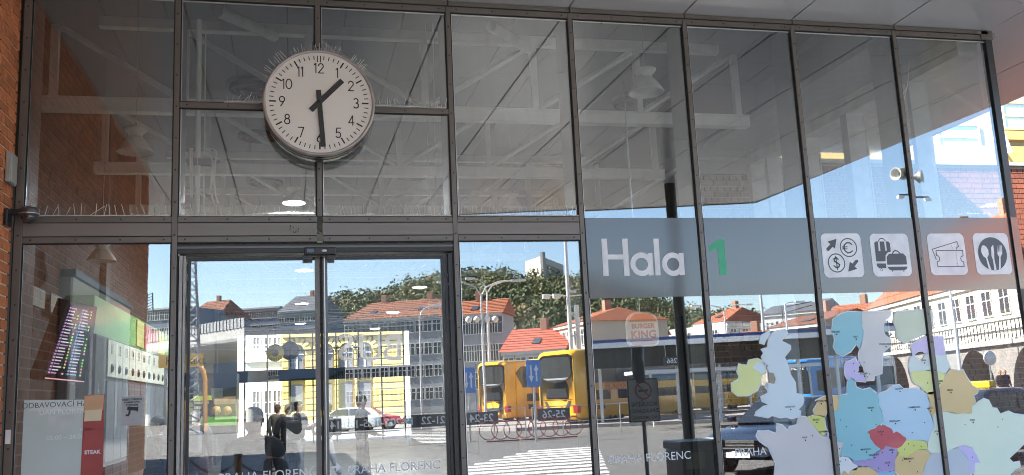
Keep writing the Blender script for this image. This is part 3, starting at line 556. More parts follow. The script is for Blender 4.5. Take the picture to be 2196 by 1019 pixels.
t = solo('hanging_cord', m, WSTEEL, 'pair of thin white cords hanging behind the pane right of the clock', 'cord')
for k, (a, b, lb) in enumerate((((468,24),(588,78),'left of the clock'),((1052,56),(1134,104),'right of the clock'))):
    m = MB(); m.tube([at(*a, 1.5), at(*b, 2.4)], .055, 14)
    solo('air_duct', m, mat('white duct', (.7,.7,.66), .4), 'short white round duct running up to the truss '+lb, 'duct', 'white round ducts')
m = MB(); m.tube([at(1950,130,.5), at(1946,185,.5), at(1935,205,.5)], .004, 5); m.tube([at(1944,190,.5), at(1938,215,.5)], .004, 5)
solo('loose_cable', m, WHITE, 'loose white cable hanging inside the right hand bay', 'cable')

# side facade (right side of the hall) and its beam
sf = thing('side_glazing', 'grey framed side glazing of the hall behind the right hand bays', 'side glazing', (6.1, 2, 0))
SGREY = mat('light grey frame', (.36,.37,.355), .5)
for yy, w, dp in ((4.1,.10,.12),(3.7,.05,.08),(2.85,.16,.14),(1.9,.12,.12),(.85,.05,.08)):
    m = MB(); m.box((6.02-dp, yy-w/2, .02), (6.14, yy+w/2, 4.62)); part('post', m, SGREY, sf)
m = MB(); m.box((5.93,.1,4.62),(6.14,4.15,4.82)); part('head_beam', m, mat('cream beam', (.62,.60,.55), .5), sf)
m = MB(); m.box((5.2,4.16,4.5),(6.28,4.3,5.97)); part('end_bulkhead', m, DECK, sf)
m = MB(); m.box((6.16,.06,4.80),(6.28,4.15,5.97)); part('side_bulkhead', m, DECK, sf)
m = MB(); m.box((5.3,.1,4.83),(6.14,4.15,4.9)); part('upper_panel', m, mat('inner soffit grey', (.3,.29,.28), .5), sf)
for a, b in ((.1,.82),(.88,1.84),(1.96,2.77),(2.93,3.67),(3.73,4.05)):
    m = MB(); vs = [(6.11,a,.1),(6.11,b,.1),(6.11,b,4.6),(6.11,a,4.6),(6.125,a,.1),(6.125,b,.1),(6.125,b,4.6),(6.125,a,4.6)]
    m.add(vs, [(0,1,2,3),(7,6,5,4),(0,4,5,1),(1,5,6,2),(2,6,7,3),(3,7,4,0)]); part('glass_pane', m, GCLEAR, sf)
# ================================================================ brick annex right of the hall
AY, AZ = 4.2, 4.68
ann = thing('brick_annex', 'low red brick annex wall with a white coping right of the hall', 'brick wall', (10, AY, 0))
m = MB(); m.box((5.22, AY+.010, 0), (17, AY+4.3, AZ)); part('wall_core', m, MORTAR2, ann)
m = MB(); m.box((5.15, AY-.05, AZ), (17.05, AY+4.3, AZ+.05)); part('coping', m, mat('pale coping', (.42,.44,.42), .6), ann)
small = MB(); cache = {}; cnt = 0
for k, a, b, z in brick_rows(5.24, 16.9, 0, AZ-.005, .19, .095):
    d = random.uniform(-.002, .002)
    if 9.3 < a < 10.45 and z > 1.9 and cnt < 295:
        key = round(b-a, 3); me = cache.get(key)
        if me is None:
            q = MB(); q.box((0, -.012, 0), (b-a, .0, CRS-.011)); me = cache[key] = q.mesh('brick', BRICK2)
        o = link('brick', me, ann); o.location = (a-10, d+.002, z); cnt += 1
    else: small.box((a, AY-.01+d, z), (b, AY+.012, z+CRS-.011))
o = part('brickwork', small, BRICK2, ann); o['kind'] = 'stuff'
# cream house behind the annex
CREAM = mat('cream render', (.245, .22, .155), .8, 0, .06, .8, .1, 30)
OCHRE = mat('ochre trim', (.26, .175, .055), .8)
hs_ = thing('cream_house', 'cream rendered house with ochre trim above the brick annex at the right edge', 'house', (15, 10, 0))
m = MB(); m.box((9.2, 10, 0), (26, 18, 11)); part('wall', m, CREAM, hs_)
WFR = mat('brown window frame', (.32,.24,.14), .5)
def hwin(parent, x, y, z, w, h, frame, glass, cross=1, depth=.06):
    """a window in a wall that faces -y: frame part with panes below it"""
    m = MB(); f = .05
    m.box((x-f,y-depth,z-f),(x,y+.01,z+h+f)); m.box((x+w,y-depth,z-f),(x+w+f,y+.01,z+h+f)); m.box((x,y-depth,z+h),(x+w,y+.01,z+h+f)); m.box((x,y-depth,z-f),(x+w,y+.01,z))
    m.box((x,y-depth*.8,z+h*.5-.025),(x+w,y-.002,z+h*.5+.025))
    if cross: m.box((x+w/2-.03,y-depth*.7,z),(x+w/2+.03,y-.003,z+h))
    o = part('window', m, frame, parent)
    m = MB(); m.box((x,y-.02,z),(x+w,y-.004,z+h)); w_ = wloc(parent); m.v = [(a-w_.x,b-w_.y,c-w_.z) for a,b,c in m.v]; link('pane', m.mesh('pane', glass), o)
    return o
SKYGL = mat('sky lit pane', (.30,.40,.46), .06, 0, .03)
for px, py, px2, py2 in ((2161,222,2215,272),(2021,268,2055,316)):
    p = at(px, py2, 9.9); q = at(px2, py, 9.9)
    hwin(hs_, p.x, 10, p.z, max(1.0, q.x-p.x), q.z-p.z, WFR, SKYGL, 0)
    m = MB(); m.box((p.x-.25, 9.8, p.z-.32), (p.x+max(1.0,q.x-p.x)+.25, 10, p.z-.12)); part('sill_band', m, OCHRE, hs_)
for k in (2, 3): hwin(hs_, 15+2.2*k, 10, 6.0, 1.1, 1.5, WFR, SKYGL, 0)
p = at(2150, 345, 9.8); m = MB(); m.box((9.2, 9.85, p.z), (26, 10, p.z+.35)); part('string_course', m, OCHRE, hs_)
t = thing('wall_sign', 'slanted white sign plate fixed to the cream house beyond the corner post', 'sign', at(2155, 310, 8.9))
q = [at(a, b, 8.9) for a, b in ((2138,270),(2148,266),(2172,326),(2150,331),(2138,300))]
m = MB(); n = len(q); m.add([tuple(v) for v in q]+[(v.x, v.y+.12, v.z) for v in q], [tuple(range(n)), tuple(reversed(range(n, 2*n)))]+[(i,(i+1) % n, n+(i+1) % n, n+i) for i in range(n)]); part('plate', m, mat('off white sheet', (.45,.45,.46), .5), t)
m = MB(); m.tube([at(2150,318,9.05), at(2150,318,10)], .03, 6); part('bracket', m, STEEL, t)

# ================================================================ clock
CX, CY, CZ, CRd = .189, -.22, 3.893, .398
clk = thing('station_clock', 'large round white station clock on the middle mullion showing half past one', 'clock', (CX, CY, CZ))
DR = mat('brushed steel drum', (.36,.345,.33), .28, .85, .12, 5)
Mc = Matrix.Translation((0,0,0)) @ Matrix.Rotation(pi/2, 4, 'X')     # lathe axis z -> -y
m = MB(); m.lathe([(CRd-.006,.0),(CRd-.004,-.03),(CRd-.004,-.19),(CRd-.02,-.195),(.001,-.195)], 72, 0, Mc); part('drum', m, DR, clk, True)
for zz in (-.055, -.12):
    m = MB(); m.lathe([(CRd-.0035,zz),(CRd-.001,zz-.003),(CRd-.001,zz-.009),(CRd-.0035,zz-.012)], 72, 0, Mc); part('drum_band', m, mat('dark steel band', (.08,.075,.07), .3, .8), clk, True)
m = MB(); m.lathe([(CRd-.022,.004),(CRd-.016,.014),(CRd-.004,.014),(CRd+.001,.004),(CRd+.001,-.02),(CRd-.004,-.024)], 96, 0, Mc); part('rim', m, mat('pale pink grey rim', (.40,.36,.345), .35, .4), clk, True)
m = MB(); m.lathe([(CRd-.021,.003),(.001,.0035)], 72, 0, Mc, False); part('dial', m, mat('warm white dial', (.78,.765,.72), .35, 0, .03, 2), clk, True)
INK = mat('dial ink', (.02,.02,.022), .5)
def on_dial(m): return place(m, Matrix.Translation((0,-.0055,0)) @ FRONT)
TICK = {}
for k in range(60):
    w = pi/2-2*pi*k/60; big = k % 5 == 0
    key = big
    if key not in TICK:
        L_, W_ = (.048, .0105) if big else (.029, .0062); q = MB(); q.box((-L_, -W_/2, 0), (0, W_/2, .0012)); TICK[key] = q.mesh('tick_mark', INK)
    offs = (-.011, .011) if k == 0 else (0,)
    for of in offs:
        o = link('tick_mark', TICK[key], clk); r = .352
        o.matrix_local = Matrix.Translation((0,-.0045,0)) @ FRONT @ Matrix.Translation((r*cos(w)+of, r*sin(w), 0)) @ Matrix.Rotation(w, 4, 'Z')
        if k == 0: o.scale = (1, .6, 1)
# numerals drawn as strokes: polylines in a unit box (x right, y up)
def arc(cx, cy, rx, ry, a0, a1, n=14): return [(cx+rx*cos(radians(a0+(a1-a0)*i/n)), cy+ry*sin(radians(a0+(a1-a0)*i/n))) for i in range(n+1)]
DIG = {'1': [[(-.14,.36),(.02,.5),(.02,-.5)]], '2': [arc(0,.22,.24,.27,170,-25)+[(-.26,-.5),(.27,-.5)]],
 '3': [arc(-.02,.26,.21,.23,150,-90), arc(-.02,-.24,.25,.26,90,-150)], '4': [[(.12,-.5),(.12,.5),(-.28,-.24),(.26,-.24)]],
 '5': [[(.22,.5),(-.14,.5),(-.2,.06)]+arc(-.01,-.2,.25,.29,130,-150)], '6': [arc(0,-.22,.25,.28,0,360,20), [(.14,.5),(-.2,-.05)]],
 '7': [[(-.25,.5),(.26,.5),(-.06,-.5)]], '8': [arc(0,.26,.2,.22,0,360,18), arc(0,-.23,.25,.27,0,360,20)], '9': [arc(0,.22,.25,.28,0,360,20), [(-.14,-.5),(.2,.05)]],
 '0': [arc(0,0,.28,.5,0,360,24)]}
def numeral(sn, h, w):
    m = MB(); adv = {'1': .36}; tot = sum(adv.get(c, .66) for c in sn); x = -tot/2
    for c in sn:
        a = adv.get(c, .66); cx = x+a/2; x += a
        for pl in DIG[c]:
            pts = [((px+cx)*h, py*h) for px, py in pl]
            for qd in stroke(pts, w): m.add([(a_, b_, 0) for a_, b_ in qd], [(0,3,2,1)])
    return m
for k in range(1, 13):
    w = pi/2-2*pi*k/12; r = .262 if k != 12 else .258
    m = numeral(str(k), .072, .0075); place(m, Matrix.Translation((r*cos(w), -.0047, r*sin(w))) @ FRONT); part('numeral', m, INK, clk, True)
def hand(name, ang, l, tail, w, y):
    m = MB(); m.box((-w/2, -tail, 0), (w/2, l, .004)); place(m, Matrix.Translation((0,y,0)) @ FRONT @ Matrix.Rotation(-ang, 4, 'Z')); part(name, m, mat('charcoal hand', (.035,.035,.037), .5), clk, True)
hand('hour_hand', radians(44.5), .235, .088, .038, -.010); hand('minute_hand', radians(175.8), .335, .088, .035, -.016)
m = MB(); m.lathe([(.012,.0),(.012,.022),(.001,.023)], 16, 0, Mc); part('hub', m, INK, clk, True)
SPK = mat('clear plastic spike', (.80,.80,.78), .3)
def spikes_arc(a0, a1, n):
    m = MB()
    for k in range(n):
        a = radians(a0+(a1-a0)*k/(n-1))+random.uniform(-.01,.01); yy = random.choice((.02,.06,.10)); L_ = random.uniform(.055,.085); b = a+random.uniform(-.16,.16)
        p = Vector((CRd*cos(a), yy, CRd*sin(a))); m.tube([p, p+Vector((L_*cos(b), random.uniform(-.02,.02), L_*sin(b)))], .002, 4)
    o = part('bird_spikes', m, SPK, clk, True); o['kind'] = 'stuff'; o.name = 'bird_spike_strip'
spikes_arc(150, 124, 16); spikes_arc(116, 70, 20); spikes_arc(57, 40, 12)
# bird spike strips on the rails
def spike_strip(x0, x1, z, label, dens=42, h=.085):
    t = thing('bird_spike_strip', label, 'bird spikes', ((x0+x1)/2, -.02, z))
    m = MB(); m.box((x0, -.045, z+.001), (x1, -.012, z+.005)); part('base_strip', m, SPK, t)
    m = MB(); n = int((x1-x0)*dens)
    for k in range(n):
        x = x0+(x1-x0)*(k+.5)/n+random.uniform(-.006,.006); l = random.gauss(0, .012) if random.random() < .8 else random.gauss(0, .04)
        m.tube([(x,-.028,z+.004),(x+l,-.028+random.choice((-.03,.0,.02)),z+h*random.uniform(.75,1.05))], .002, 4)
    o = part('spike', m, SPK, t); o['kind'] = 'stuff'
spike_strip(MX[0]+.05, MX[1]-.03, ZA, 'row of thin bird spikes on the rail of the leftmost bay', 22)
spike_strip(MX[1]+.03, MX[2]-.03, ZA, 'row of bent bird spikes on the rail below the pipes left of the middle mullion', 26)
spike_strip(MX[2]+.03, MX[3]-.03, ZA, 'row of bird spikes on the rail below the clock right of the middle mullion', 38)
spike_strip(MX[3]+.03, MX[4]-.03, ZA, 'row of bird spikes on the rail of the bay right of the doors', 34)
spike_strip(MX[1]+.33, CX-.42, ZM+.021, 'short row of bird spikes on the cross rail left of the clock', 30, .07)
spike_strip(CX+.42, MX[3]-.04, ZM+.021, 'short row of bird spikes on the cross rail right of the clock', 40, .07)

# ================================================================ sign band and pictograms on the glass
def filmmat(name, col, refl):
    m = mat(name, col, .25, 0, .03, 1.0, spec=.5, coat=refl); return m
BAND = filmmat('grey window film', (.078,.084,.092), 1.0)
BZ0, BZ1 = 2.45, 3.083
sgn = thing('sign_band', 'grey sign band across the right hand panes reading Hala 1 with four pictograms', 'sign', (4, -.002, BZ0))
for i in range(4, 8):
    a, b = MX[i]+.018, (MX[i+1]-.018 if i < 7 else 6.20)
    m = MB(); m.box((a, -.004, BZ0), (b if i < 7 else 6.138, -.0005, BZ1))
    part('film_panel', m, BAND, sgn)
m = MB(); m.box((6.135, -.024, BZ0), (6.208, -.0205, BZ1)); part('film_panel', m, BAND, sgn)
LETW = mat('white lettering film', (.80,.80,.82), .45, coat=.3)
def flat(pts, y, mi=0, m=None):
    m = m or MB(); area = sum(pts[i][0]*pts[(i+1) % len(pts)][1]-pts[(i+1) % len(pts)][0]*pts[i][1] for i in range(len(pts)))
    p = pts if area > 0 else list(reversed(pts)); m.add([(a, y, b) for a, b in p], [tuple(range(len(p)))], mi); return m
LY = -.0062
m = MB(); [flat(HALA[k], LY, 0, m) for k in ('H1','H2')]; q = HALA['Hb']; flat([(q[0][0]-.004,q[0][1]),(q[1][0]+.004,q[1][1]),(q[2][0]+.004,q[2][1]),(q[3][0]-.004,q[3][1])], LY-.0004, 0, m); part('letter', m, LETW, sgn)
for c, s_ in (('a1c','a1s'),('a2c','a2s')):
    q = HALA[c]; cx, cz = q[0]; R = (abs(q[3][0]-cx)+abs(q[2][1]-cz))/2; r = abs(q[4][0]-cx)
    m = ring_mb(R, r, 40, LY, cx, cz); flat(HALA[s_], LY-.0004, 0, m); part('letter', m, LETW, sgn)
part('letter', flat(HALA['l'], LY), LETW, sgn)
part('numeral', flat(HALA['one'], LY), mat('green film', (.06,.46,.25), .45), sgn, label='green figure one')
GLY = mat('pictogram grey', (.085,.095,.11), .45)
def rrect(pts8, y):
    """rounded square from the extent of a traced octagon"""
    xs_ = [p[0] for p in pts8]; zs_ = [p[1] for p in pts8]; x0, x1, z0, z1 = min(xs_), max(xs_), min(zs_), max(zs_); r = .045; o = []
    for cx, cz, a in ((x1-r,z1-r,0),(x0+r,z1-r,90),(x0+r,z0+r,180),(x1-r,z0+r,270)):
        o += [(cx+r*cos(radians(a+15*k)), cz+r*sin(radians(a+15*k))) for k in range(7)]
    return flat(o, y)
def oval(k, w, m):
    q = PIC[k]; cx, cz = q[0]; rx = (abs(q[1][0]-cx)+abs(q[3][0]-cx))/2; rz = abs(q[2][1]-cz); R = (rx+rz)/2
    rm = ring_mb(R, R-w, 36, GYY, cx, cz); m.add(rm.v, rm.f)
GYY = -.0078
def pline(k, w, m, dots=False, close=False):
    pts = PIC[k]
    for qd in stroke(pts, w): m.add([(a, GYY, b) for a, b in qd], [(0,3,2,1)])
for n, lb in (('sq1','currency exchange pictogram'),('sq2','left luggage pictogram'),('sq3','ticket pictogram'),('sq4','restaurant pictogram')):
    s_ = part('pictogram', rrect(PIC[n], LY), LETW, sgn, label=lb); g_ = MB()
    if n == 'sq1':
        flat(PIC['arrow1'], GYY, 0, g_); flat(PIC['arrow2'], GYY, 0, g_); oval('euro_ring', .009, g_); oval('dollar_ring', .009, g_)
        for k in ('euro','dollar'): pline(k, .011, g_)
        for k in ('eb1','eb2'): pline(k, .008, g_)
        pline('dbar', .009, g_)
    elif n == 'sq2':
        for k in ('case1','case1b','case2','case2b'): flat(PIC[k], GYY, 0, g_)
        pline('handle1', .008, g_); pline('handle2', .010, g_); pline('foot1', .008, g_); pline('foot2', .008, g_); oval('wheel', .004, g_)
    elif n == 'sq3':
        pline('tick1', .007, g_); pline('tick2', .007, g_)
        for k, nn in (('perf1', 4), ('perf2', 9)):
            (ax, az), (bx, bz) = PIC[k]
            for j in range(nn):
                f = j/(nn-1); flat([(ax+(bx-ax)*f+u*.003, az+(bz-az)*f+v*.003) for u, v in ((-1,-1),(1,-1),(1,1),(-1,1))], GYY, 0, g_)
    else:
        q = PIC['plate']; flat(disc_pts((abs(q[1][0]-q[0][0])+abs(q[2][1]-q[0][1]))/2, 40, *q[0]), GYY, 0, g_)
    w_ = wloc(sgn); g_.v = [(a-w_.x,b-w_.y,c-w_.z) for a,b,c in g_.v]; link('glyph', g_.mesh('glyph', GLY), s_)
    if n == 'sq4':
        for k in ('spoon','knife','fork'):
            q = flat(PIC[k], GYY-.0012); q.v = [(a-w_.x,b-w_.y,c-w_.z) for a,b,c in q.v]; link(k, q.mesh(k, LETW), s_)
# ================================================================ map of Europe on the glass
MC = {'ltblue':(0.66,0.79,0.85),'ltblue2':(0.48,0.70,0.85),'ygreen':(0.77,0.82,0.34),'teal':(0.26,0.58,0.66),'grey':(0.66,0.66,0.66),'sage':(0.53,0.63,0.49),'lilac':(0.61,0.55,0.85),'tan':(0.73,0.55,0.26),'lime':(0.69,0.74,0.21),'white':(0.79,0.83,0.85),'pale':(0.66,0.79,0.77),'mint':(0.74,0.85,0.69),'greyblue':(0.55,0.61,0.67),'red':(.52,.06,.09),'violet':(0.40,0.33,0.63),'blue':(0.22,0.53,0.77)}
mp_ = thing('window_map', 'printed map of Europe in pastel colours stuck on the right hand panes', 'map', (4.6, -.002, 1.0))
OUTL = mat('white map outline', (.74,.77,.80), .4)
for k, (c, pts) in MAP.items():
    cx = sum(p[0] for p in pts)/len(pts); cz = sum(p[1] for p in pts)/len(pts)
    yo = -.0050 if k != 'czech' else -.0056
    if k in ('north_ireland','moldova','romania','luxembourg','slovenia'): yo = -.0053
    # roughen the outline a little like a coast
    pp_ = []
    for i, (p, q) in enumerate(zip(pts, pts[1:]+pts[:1])):
        pp_.append(p); d = ((q[0]-p[0])**2+(q[1]-p[1])**2)**.5
        n = int(d/.018)
        for j in range(1, n):
            f = j/n; a = .0035*random.uniform(-1, 1); pp_.append((p[0]+(q[0]-p[0])*f-(q[1]-p[1])/d*a, p[1]+(q[1]-p[1])*f+(q[0]-p[0])/d*a))
    o = part('country', flat(pp_, yo), mat('map '+c, MC[c], .35, 0, .03, 2, coat=.4), mp_)
    if k not in ('czech',):
        oo = []
        for i, p in enumerate(pts):
            a, b = pts[i-1], pts[(i+1) % len(pts)]; t_ = Vector((b[0]-a[0], b[1]-a[1])); 
            if t_.length < 1e-5: t_ = Vector((1,0))
            t_.normalize(); ar = sum(pts[j][0]*pts[(j+1) % len(pts)][1]-pts[(j+1) % len(pts)][0]*pts[j][1] for j in range(len(pts)))
            s_ = 1 if ar > 0 else -1; oo.append((p[0]+t_.y*.0085*s_, p[1]-t_.x*.0085*s_))
        m = flat(oo, -.0036); w_ = wloc(mp_); m.v = [(a-w_.x,b-w_.y,c_-w_.z) for a,b,c_ in m.v]; link('coast_outline', m.mesh('coast_outline', OUTL), o)
DOT = mat('map ink', (.02,.02,.025), .5)
for (x, z), nm in CITY:
    m = MB(); m.lathe([(.0001,.001),(.0062 if nm else .0048,.001)], 10, 0, Matrix.Translation((x,-.0065,z)) @ Matrix.Rotation(pi/2,4,'X'), False); o = part('city_dot', m, DOT, mp_)
    if nm:
        tm = front_text(nm, .019, x-.004, -.0067, z+.021, .0004); w_ = wloc(mp_); tm.v = [(a-w_.x,b-w_.y,c-w_.z) for a,b,c in tm.v]; link('city_name', tm.mesh('city_name', DOT), o)
# ================================================================ lettering and notices on the left panes and doors
def lettering(name, body, px, py, size, label, y=-.003, bold=0.0, col=(.75,.78,.78), squeeze=1.0, cat='lettering'):
    p = at(px, py, y); m = front_text(body, size, p.x, y, p.z, bold, squeeze=squeeze); return solo(name, m, mat('film %s' % (col,), col, .5), label, cat, loc=(p.x, y, p.z))
lettering('door_lettering', 'PRAHA FLORENC', 846, 1003, .085, 'white PRAHA FLORENC lettering on the right sliding door', .042)
lettering('door_lettering', 'PRAHA FLORENC', 575, 1020, .085, 'white PRAHA FLORENC lettering cut off at the foot of the left sliding door', .042)
lettering('window_lettering', 'PRAHA FLORENC', 1395, 982, .085, 'white PRAHA FLORENC lettering on the pane below the word Hala')
lettering('window_lettering', 'PRAHA', 1610, 970, .085, 'white PRAHA lettering left of the map of France')
p = at(718, 1002, .042)
m = MB(); flat([(p.x-.04,p.z+.008),(p.x+.01,p.z+.008),(p.x+.01,p.z+.035),(p.x+.045,p.z),(p.x+.01,p.z-.035),(p.x+.01,p.z-.008),(p.x-.04,p.z-.008)], .042, 0, m); solo('door_arrow', m, LETW, 'white arrow pointing right on the right sliding door', 'arrow sticker', loc=(p.x,.042,p.z))
# opening hours film, lower left pane
t = thing('hours_notice', 'pale frosted opening hours notice on the lower left pane', 'notice', at(150, 950, -.002))
def qpart(t, name, c, y, m_, **kw):
    q = [at(a, b, y) for a, b in c]; return part(name, flat([(v.x, v.z) for v in q], y), m_, t, **kw)
FROST = glass_mat('frosted film', .25, (.62,.74,.74))
FROST2 = mat('frosted notice film', (.52,.63,.62), .5, 0, .05, 3)
qpart(t, 'film', ((52,858),(180,857),(175,1030),(44,1030)), -.0015, FROST2)
qpart(t, 'title_strip', ((64,859),(196,858),(196,881),(63,882)), -.0025, mat('title strip', (.62,.70,.70), .5))
for body, px, py, sz, c in (('ODBAVOVACÍ HALA', 128, 868, .050, (.07,.11,.12)),('ÚAN FLORENC', 140, 883, .047, (.8,.85,.85)),('HOURS', 187, 921, .026, (.8,.85,.85)),('05:00 – 24:00', 140, 938, .042, (.8,.85,.85))):
    q = at(px, py, -.0032); part('lettering', front_text(body, sz, q.x, -.0032, q.z), mat('notice %s' % (c,), c, .5), t)
qpart(t, 'picture', ((104,892),(160,890),(160,918),(103,920)), -.0028, mat('notice picture', (.55,.62,.62), .5))
t = thing('camera_notice', 'grey camera surveillance notice on the lower left pane', 'notice', at(283, 880, .03))
qpart(t, 'plate', ((261,851),(307,849),(305,910),(259,913)), -.003, mat('silver notice', (.34,.35,.36), .35, .3))
q = at(283, 883, -.005); m = MB(); m.box((-.045,.012,0),(.04,.045,.002)); m.box((.04,.005,0),(.052,.05,.002)); m.box((-.03,-.03,0),(-.012,.014,.002)); m.box((-.05,-.045,0),(-.02,-.028,.002)); place(m, Matrix.Translation((q.x,-.005,q.z)) @ FRONT @ Matrix.Rotation(-.12,4,'Z') @ Matrix.Diagonal((.72,.72,1,1))); part('camera_symbol', m, INK, t)
for k, body in enumerate(('OBJEKT STŘEŽEN', 'KAMEROVÝM', 'SYSTÉMEM')):
    q = at(283, 857+6*k, -.005); part('lettering', front_text(body, .016, q.x, -.005, q.z, .0006), INK, t)
def poster(name, c, y, col, label, emit=0.0, rough=.6, cat='poster'):
    q = [at(a, b, y) for a, b in c]; m = MB(); n = 4
    m.add([(v.x, v.y, v.z) for v in q]+[(v.x, v.y+.006, v.z) for v in q], [(0,1,2,3),(7,6,5,4),(0,4,5,1),(1,5,6,2),(2,6,7,3),(3,7,4,0)])
    c_ = sum((Vector(v) for v in q), Vector())/4
    return solo(name, m, mat('paper '+name+str(col), col, rough, emit=emit), label, cat, loc=tuple(c_))
t = thing('red_poster', 'red food poster with a bright burger picture on the lower left pane', 'poster', at(200, 930, 0))
qpart(t, 'sheet', ((181,848),(224,846),(220,1030),(172,1030)), -.0032, mat('red poster', (.36,.07,.065), .5))
qpart(t, 'photo', ((181,849),(223,847),(221,880),(180,882)), -.0040, mat('poster photo', (.62,.38,.22), .5))
qpart(t, 'highlight', ((182,880),(219,878),(217,902),(180,904)), -.0046, mat('poster glare', (.70,.62,.42), .5))
q = at(198, 970, -.0042); part('lettering', front_text('STEAK', .034, q.x, -.0042, q.z, .001), LETW, t)
poster('folded_card', ((277,912),(316,914),(312,1005),(274,1019)), .6, (.62,.60,.45), 'pale card standing beside the camera notice')
poster('white_card', ((349,954),(361,953),(361,976),(348,977)), .05, (.72,.74,.68), 'small white card by the left door jamb')
p = at(20, 937, -.03); m = MB(); m.box((MX[0]-.02,-.026,p.z-.045),(MX[0]+.012,-.0225,p.z+.045)); solo('post_sticker', m, WHITE, 'small white sticker on the left end post', 'sticker', loc=(MX[0],-.024,p.z))
# door stickers
poster('door_notice', ((392,800),(424,800),(424,830),(391,831)), .10, (.33,.35,.37), 'grey information sheet on the left sliding door', cat='notice')
poster('door_sticker', ((389,838),(406,837),(406,858),(389,859)), .10, (.70,.72,.55), 'small pale round-logo sticker low on the left sliding door', cat='sticker')
poster('door_sticker', ((453,833),(478,832),(478,853),(453,855)), .10, (.75,.75,.58), 'cream sticker with curved stripes on the left sliding door', cat='sticker')
t = thing('contact_sign', 'yellow hanging sign reading Kontakt inside the left door', 'sign', at(413, 772, 2.0))
qpart(t, 'board', ((340,762),(436,758),(437,786),(340,790)), 2.0, mat('yellow board', (.80,.45,.04), .5, emit=.035)); q = at(398, 774, 1.99); part('lettering', front_text('Kontakt', .105, q.x, 1.99, q.z), INK, t)  # board given a faint added glow to lift its dim yellow
# ================================================================ things inside the hall
def wallpt(px, py, x):
    d = ray(px, py); return Vector(EYE)+d*((x-EYE[0])/d.x)
# luggage lockers along the left wall
lk = thing('luggage_locker', 'row of cream numbered luggage lockers on the left inner wall', 'lockers', (-2.3, 7, 0))
LKW = mat('cream locker', (.80,.77,.60), .5, 0, .04, 2)
ys = [4.75+.48*k for k in range(11)]
m = MB(); m.box((-2.44,4.2,.02),(-2.12,10.6,2.62)); part('carcass', m, mat('dark locker carcass', (.05,.05,.05), .5), lk)
for k in range(10):
    for r, (z0, z1) in enumerate(((2.17,2.60),(1.2,2.12),(.2,1.15))):
        m = MB(); m.box((-2.12,ys[k]+.012,z0),(-2.095,ys[k+1]-.012,z1)); o = part('locker_door', m, LKW if r == 0 else mat('grey locker', (.16,.17,.19), .4), lk)
        if r == 0:
            w_ = wloc(lk); yc = (ys[k]+ys[k+1])/2
            q = place(text_mb(str(11+k), .17, .002), Matrix.Translation((-2.092,yc,2.49)) @ Matrix.Rotation(pi/2,4,'Z') @ Matrix.Rotation(pi/2,4,'X')); q.v = [(a-w_.x,b-w_.y,c-w_.z) for a,b,c in q.v]; link('number', q.mesh('number', INK), o)
            q = MB(); q.sphere((-2.09-w_.x,yc-w_.y,2.27-w_.z), .055, 10, sc=(.4,1,1)); link('lock', q.mesh('lock', BLACK), o)
m = MB(); m.box((-2.44,4.2,2.63),(-2.15,10.6,3.05)); part('fascia_panel', m, mat('green fascia', (.16,.36,.10), .5), lk)
for k, c in enumerate(((.55,.50,.16),(.55,.10,.09),(.40,.05,.05),(.6,.55,.05))):
    m = MB(); m.box((-2.15,7.0+.75*k,2.66),(-2.135,7.6+.75*k,3.02)); part('fascia_sign', m, mat('fascia %d' % k, c, .5), lk)
# departure screen leaning out from the wall
t = thing('departure_screen', 'tilted black departure screen with rows of small coloured lines', 'screen', at(140, 740, 1.4))
A, B, C_, D_ = at(92,815,1.2), at(180,823,1.85), at(205,662,1.85), at(150,650,1.2)
nrm = (B-A).cross(D_-A).normalized()
if nrm.y > 0: nrm = -nrm
def sp(u, v, h): return (A*(1-u)+B*u)*(1-v)+(D_*(1-u)+C_*u)*v+nrm*h
def sbox(u0, u1, v0, v1, h0, h1, m):
    vs = [sp(u0,v0,h0),sp(u1,v0,h0),sp(u1,v1,h0),sp(u0,v1,h0),sp(u0,v0,h1),sp(u1,v0,h1),sp(u1,v1,h1),sp(u0,v1,h1)]
    m.add(vs, [(0,3,2,1),(4,5,6,7),(0,1,5,4),(1,2,6,5),(2,3,7,6),(3,0,4,7)])
m = MB(); sbox(-.08,1.06,-.02,1.03,-.09,0,m); part('casing', m, BLACK, t)
m = MB(); sbox(0,1,.01,1,.001,.003,m); part('display', m, mat('display black', (.014,.012,.022), .25), t)
LC = [mat('led violet', (.55,.30,.62), .5, emit=0.10), mat('led blue', (.25,.42,.75), .5, emit=0.09), mat('led green', (.35,.85,.15), .5, emit=0.13), mat('led pink', (.95,.45,.5), .5, emit=0.11), mat('led white', (.8,.75,.8), .5, emit=0.10)]
mm = [MB() for _ in LC]
for r in range(22):
    v0 = .93-.04*r
    for base, cc in ((.04, 0), (.50, 1)):
        sbox(base, base+.05, v0, v0+.024, .0035, .0045, mm[cc]); l = random.uniform(.12,.22); sbox(base+.07, base+.07+l, v0+.004, v0+.02, .0035, .0045, mm[4 if r % 3 else cc])
        if random.random() < .7: sbox(base+.33, base+.37, v0, v0+.022, .0035, .0045, mm[random.choice((2,3,2))])
sbox(.02,.98,.02,.035,.0035,.0045,mm[3])
for q, c in zip(mm, LC):
    o = part('display_line', q, c, t); o['kind'] = 'stuff'
# small screens and windows high on the left inner wall
for k, (a, b) in enumerate(((67,612),(107,628))):
    p0, p1 = wallpt(a, b, -2.40), wallpt(a+17, b+48, -2.40)
    m = MB(); m.box((-2.40,p0.y,p1.z),(-2.385,p0.y+.45,p0.z)); solo('wall_panel', m, mat('pale wall panel', (.5,.5,.42), .6), 'pale upright panel high on the inner wall, %s from the left' % ('first','second')[k], 'wall panel', loc=(-2.39,p0.y,p1.z))
poster('green_sign', ((52,655),(70,660),(70,712),(51,709)), 1.0, (.16,.50,.03), 'bright green sign piece at the far left behind the glass', cat='sign')
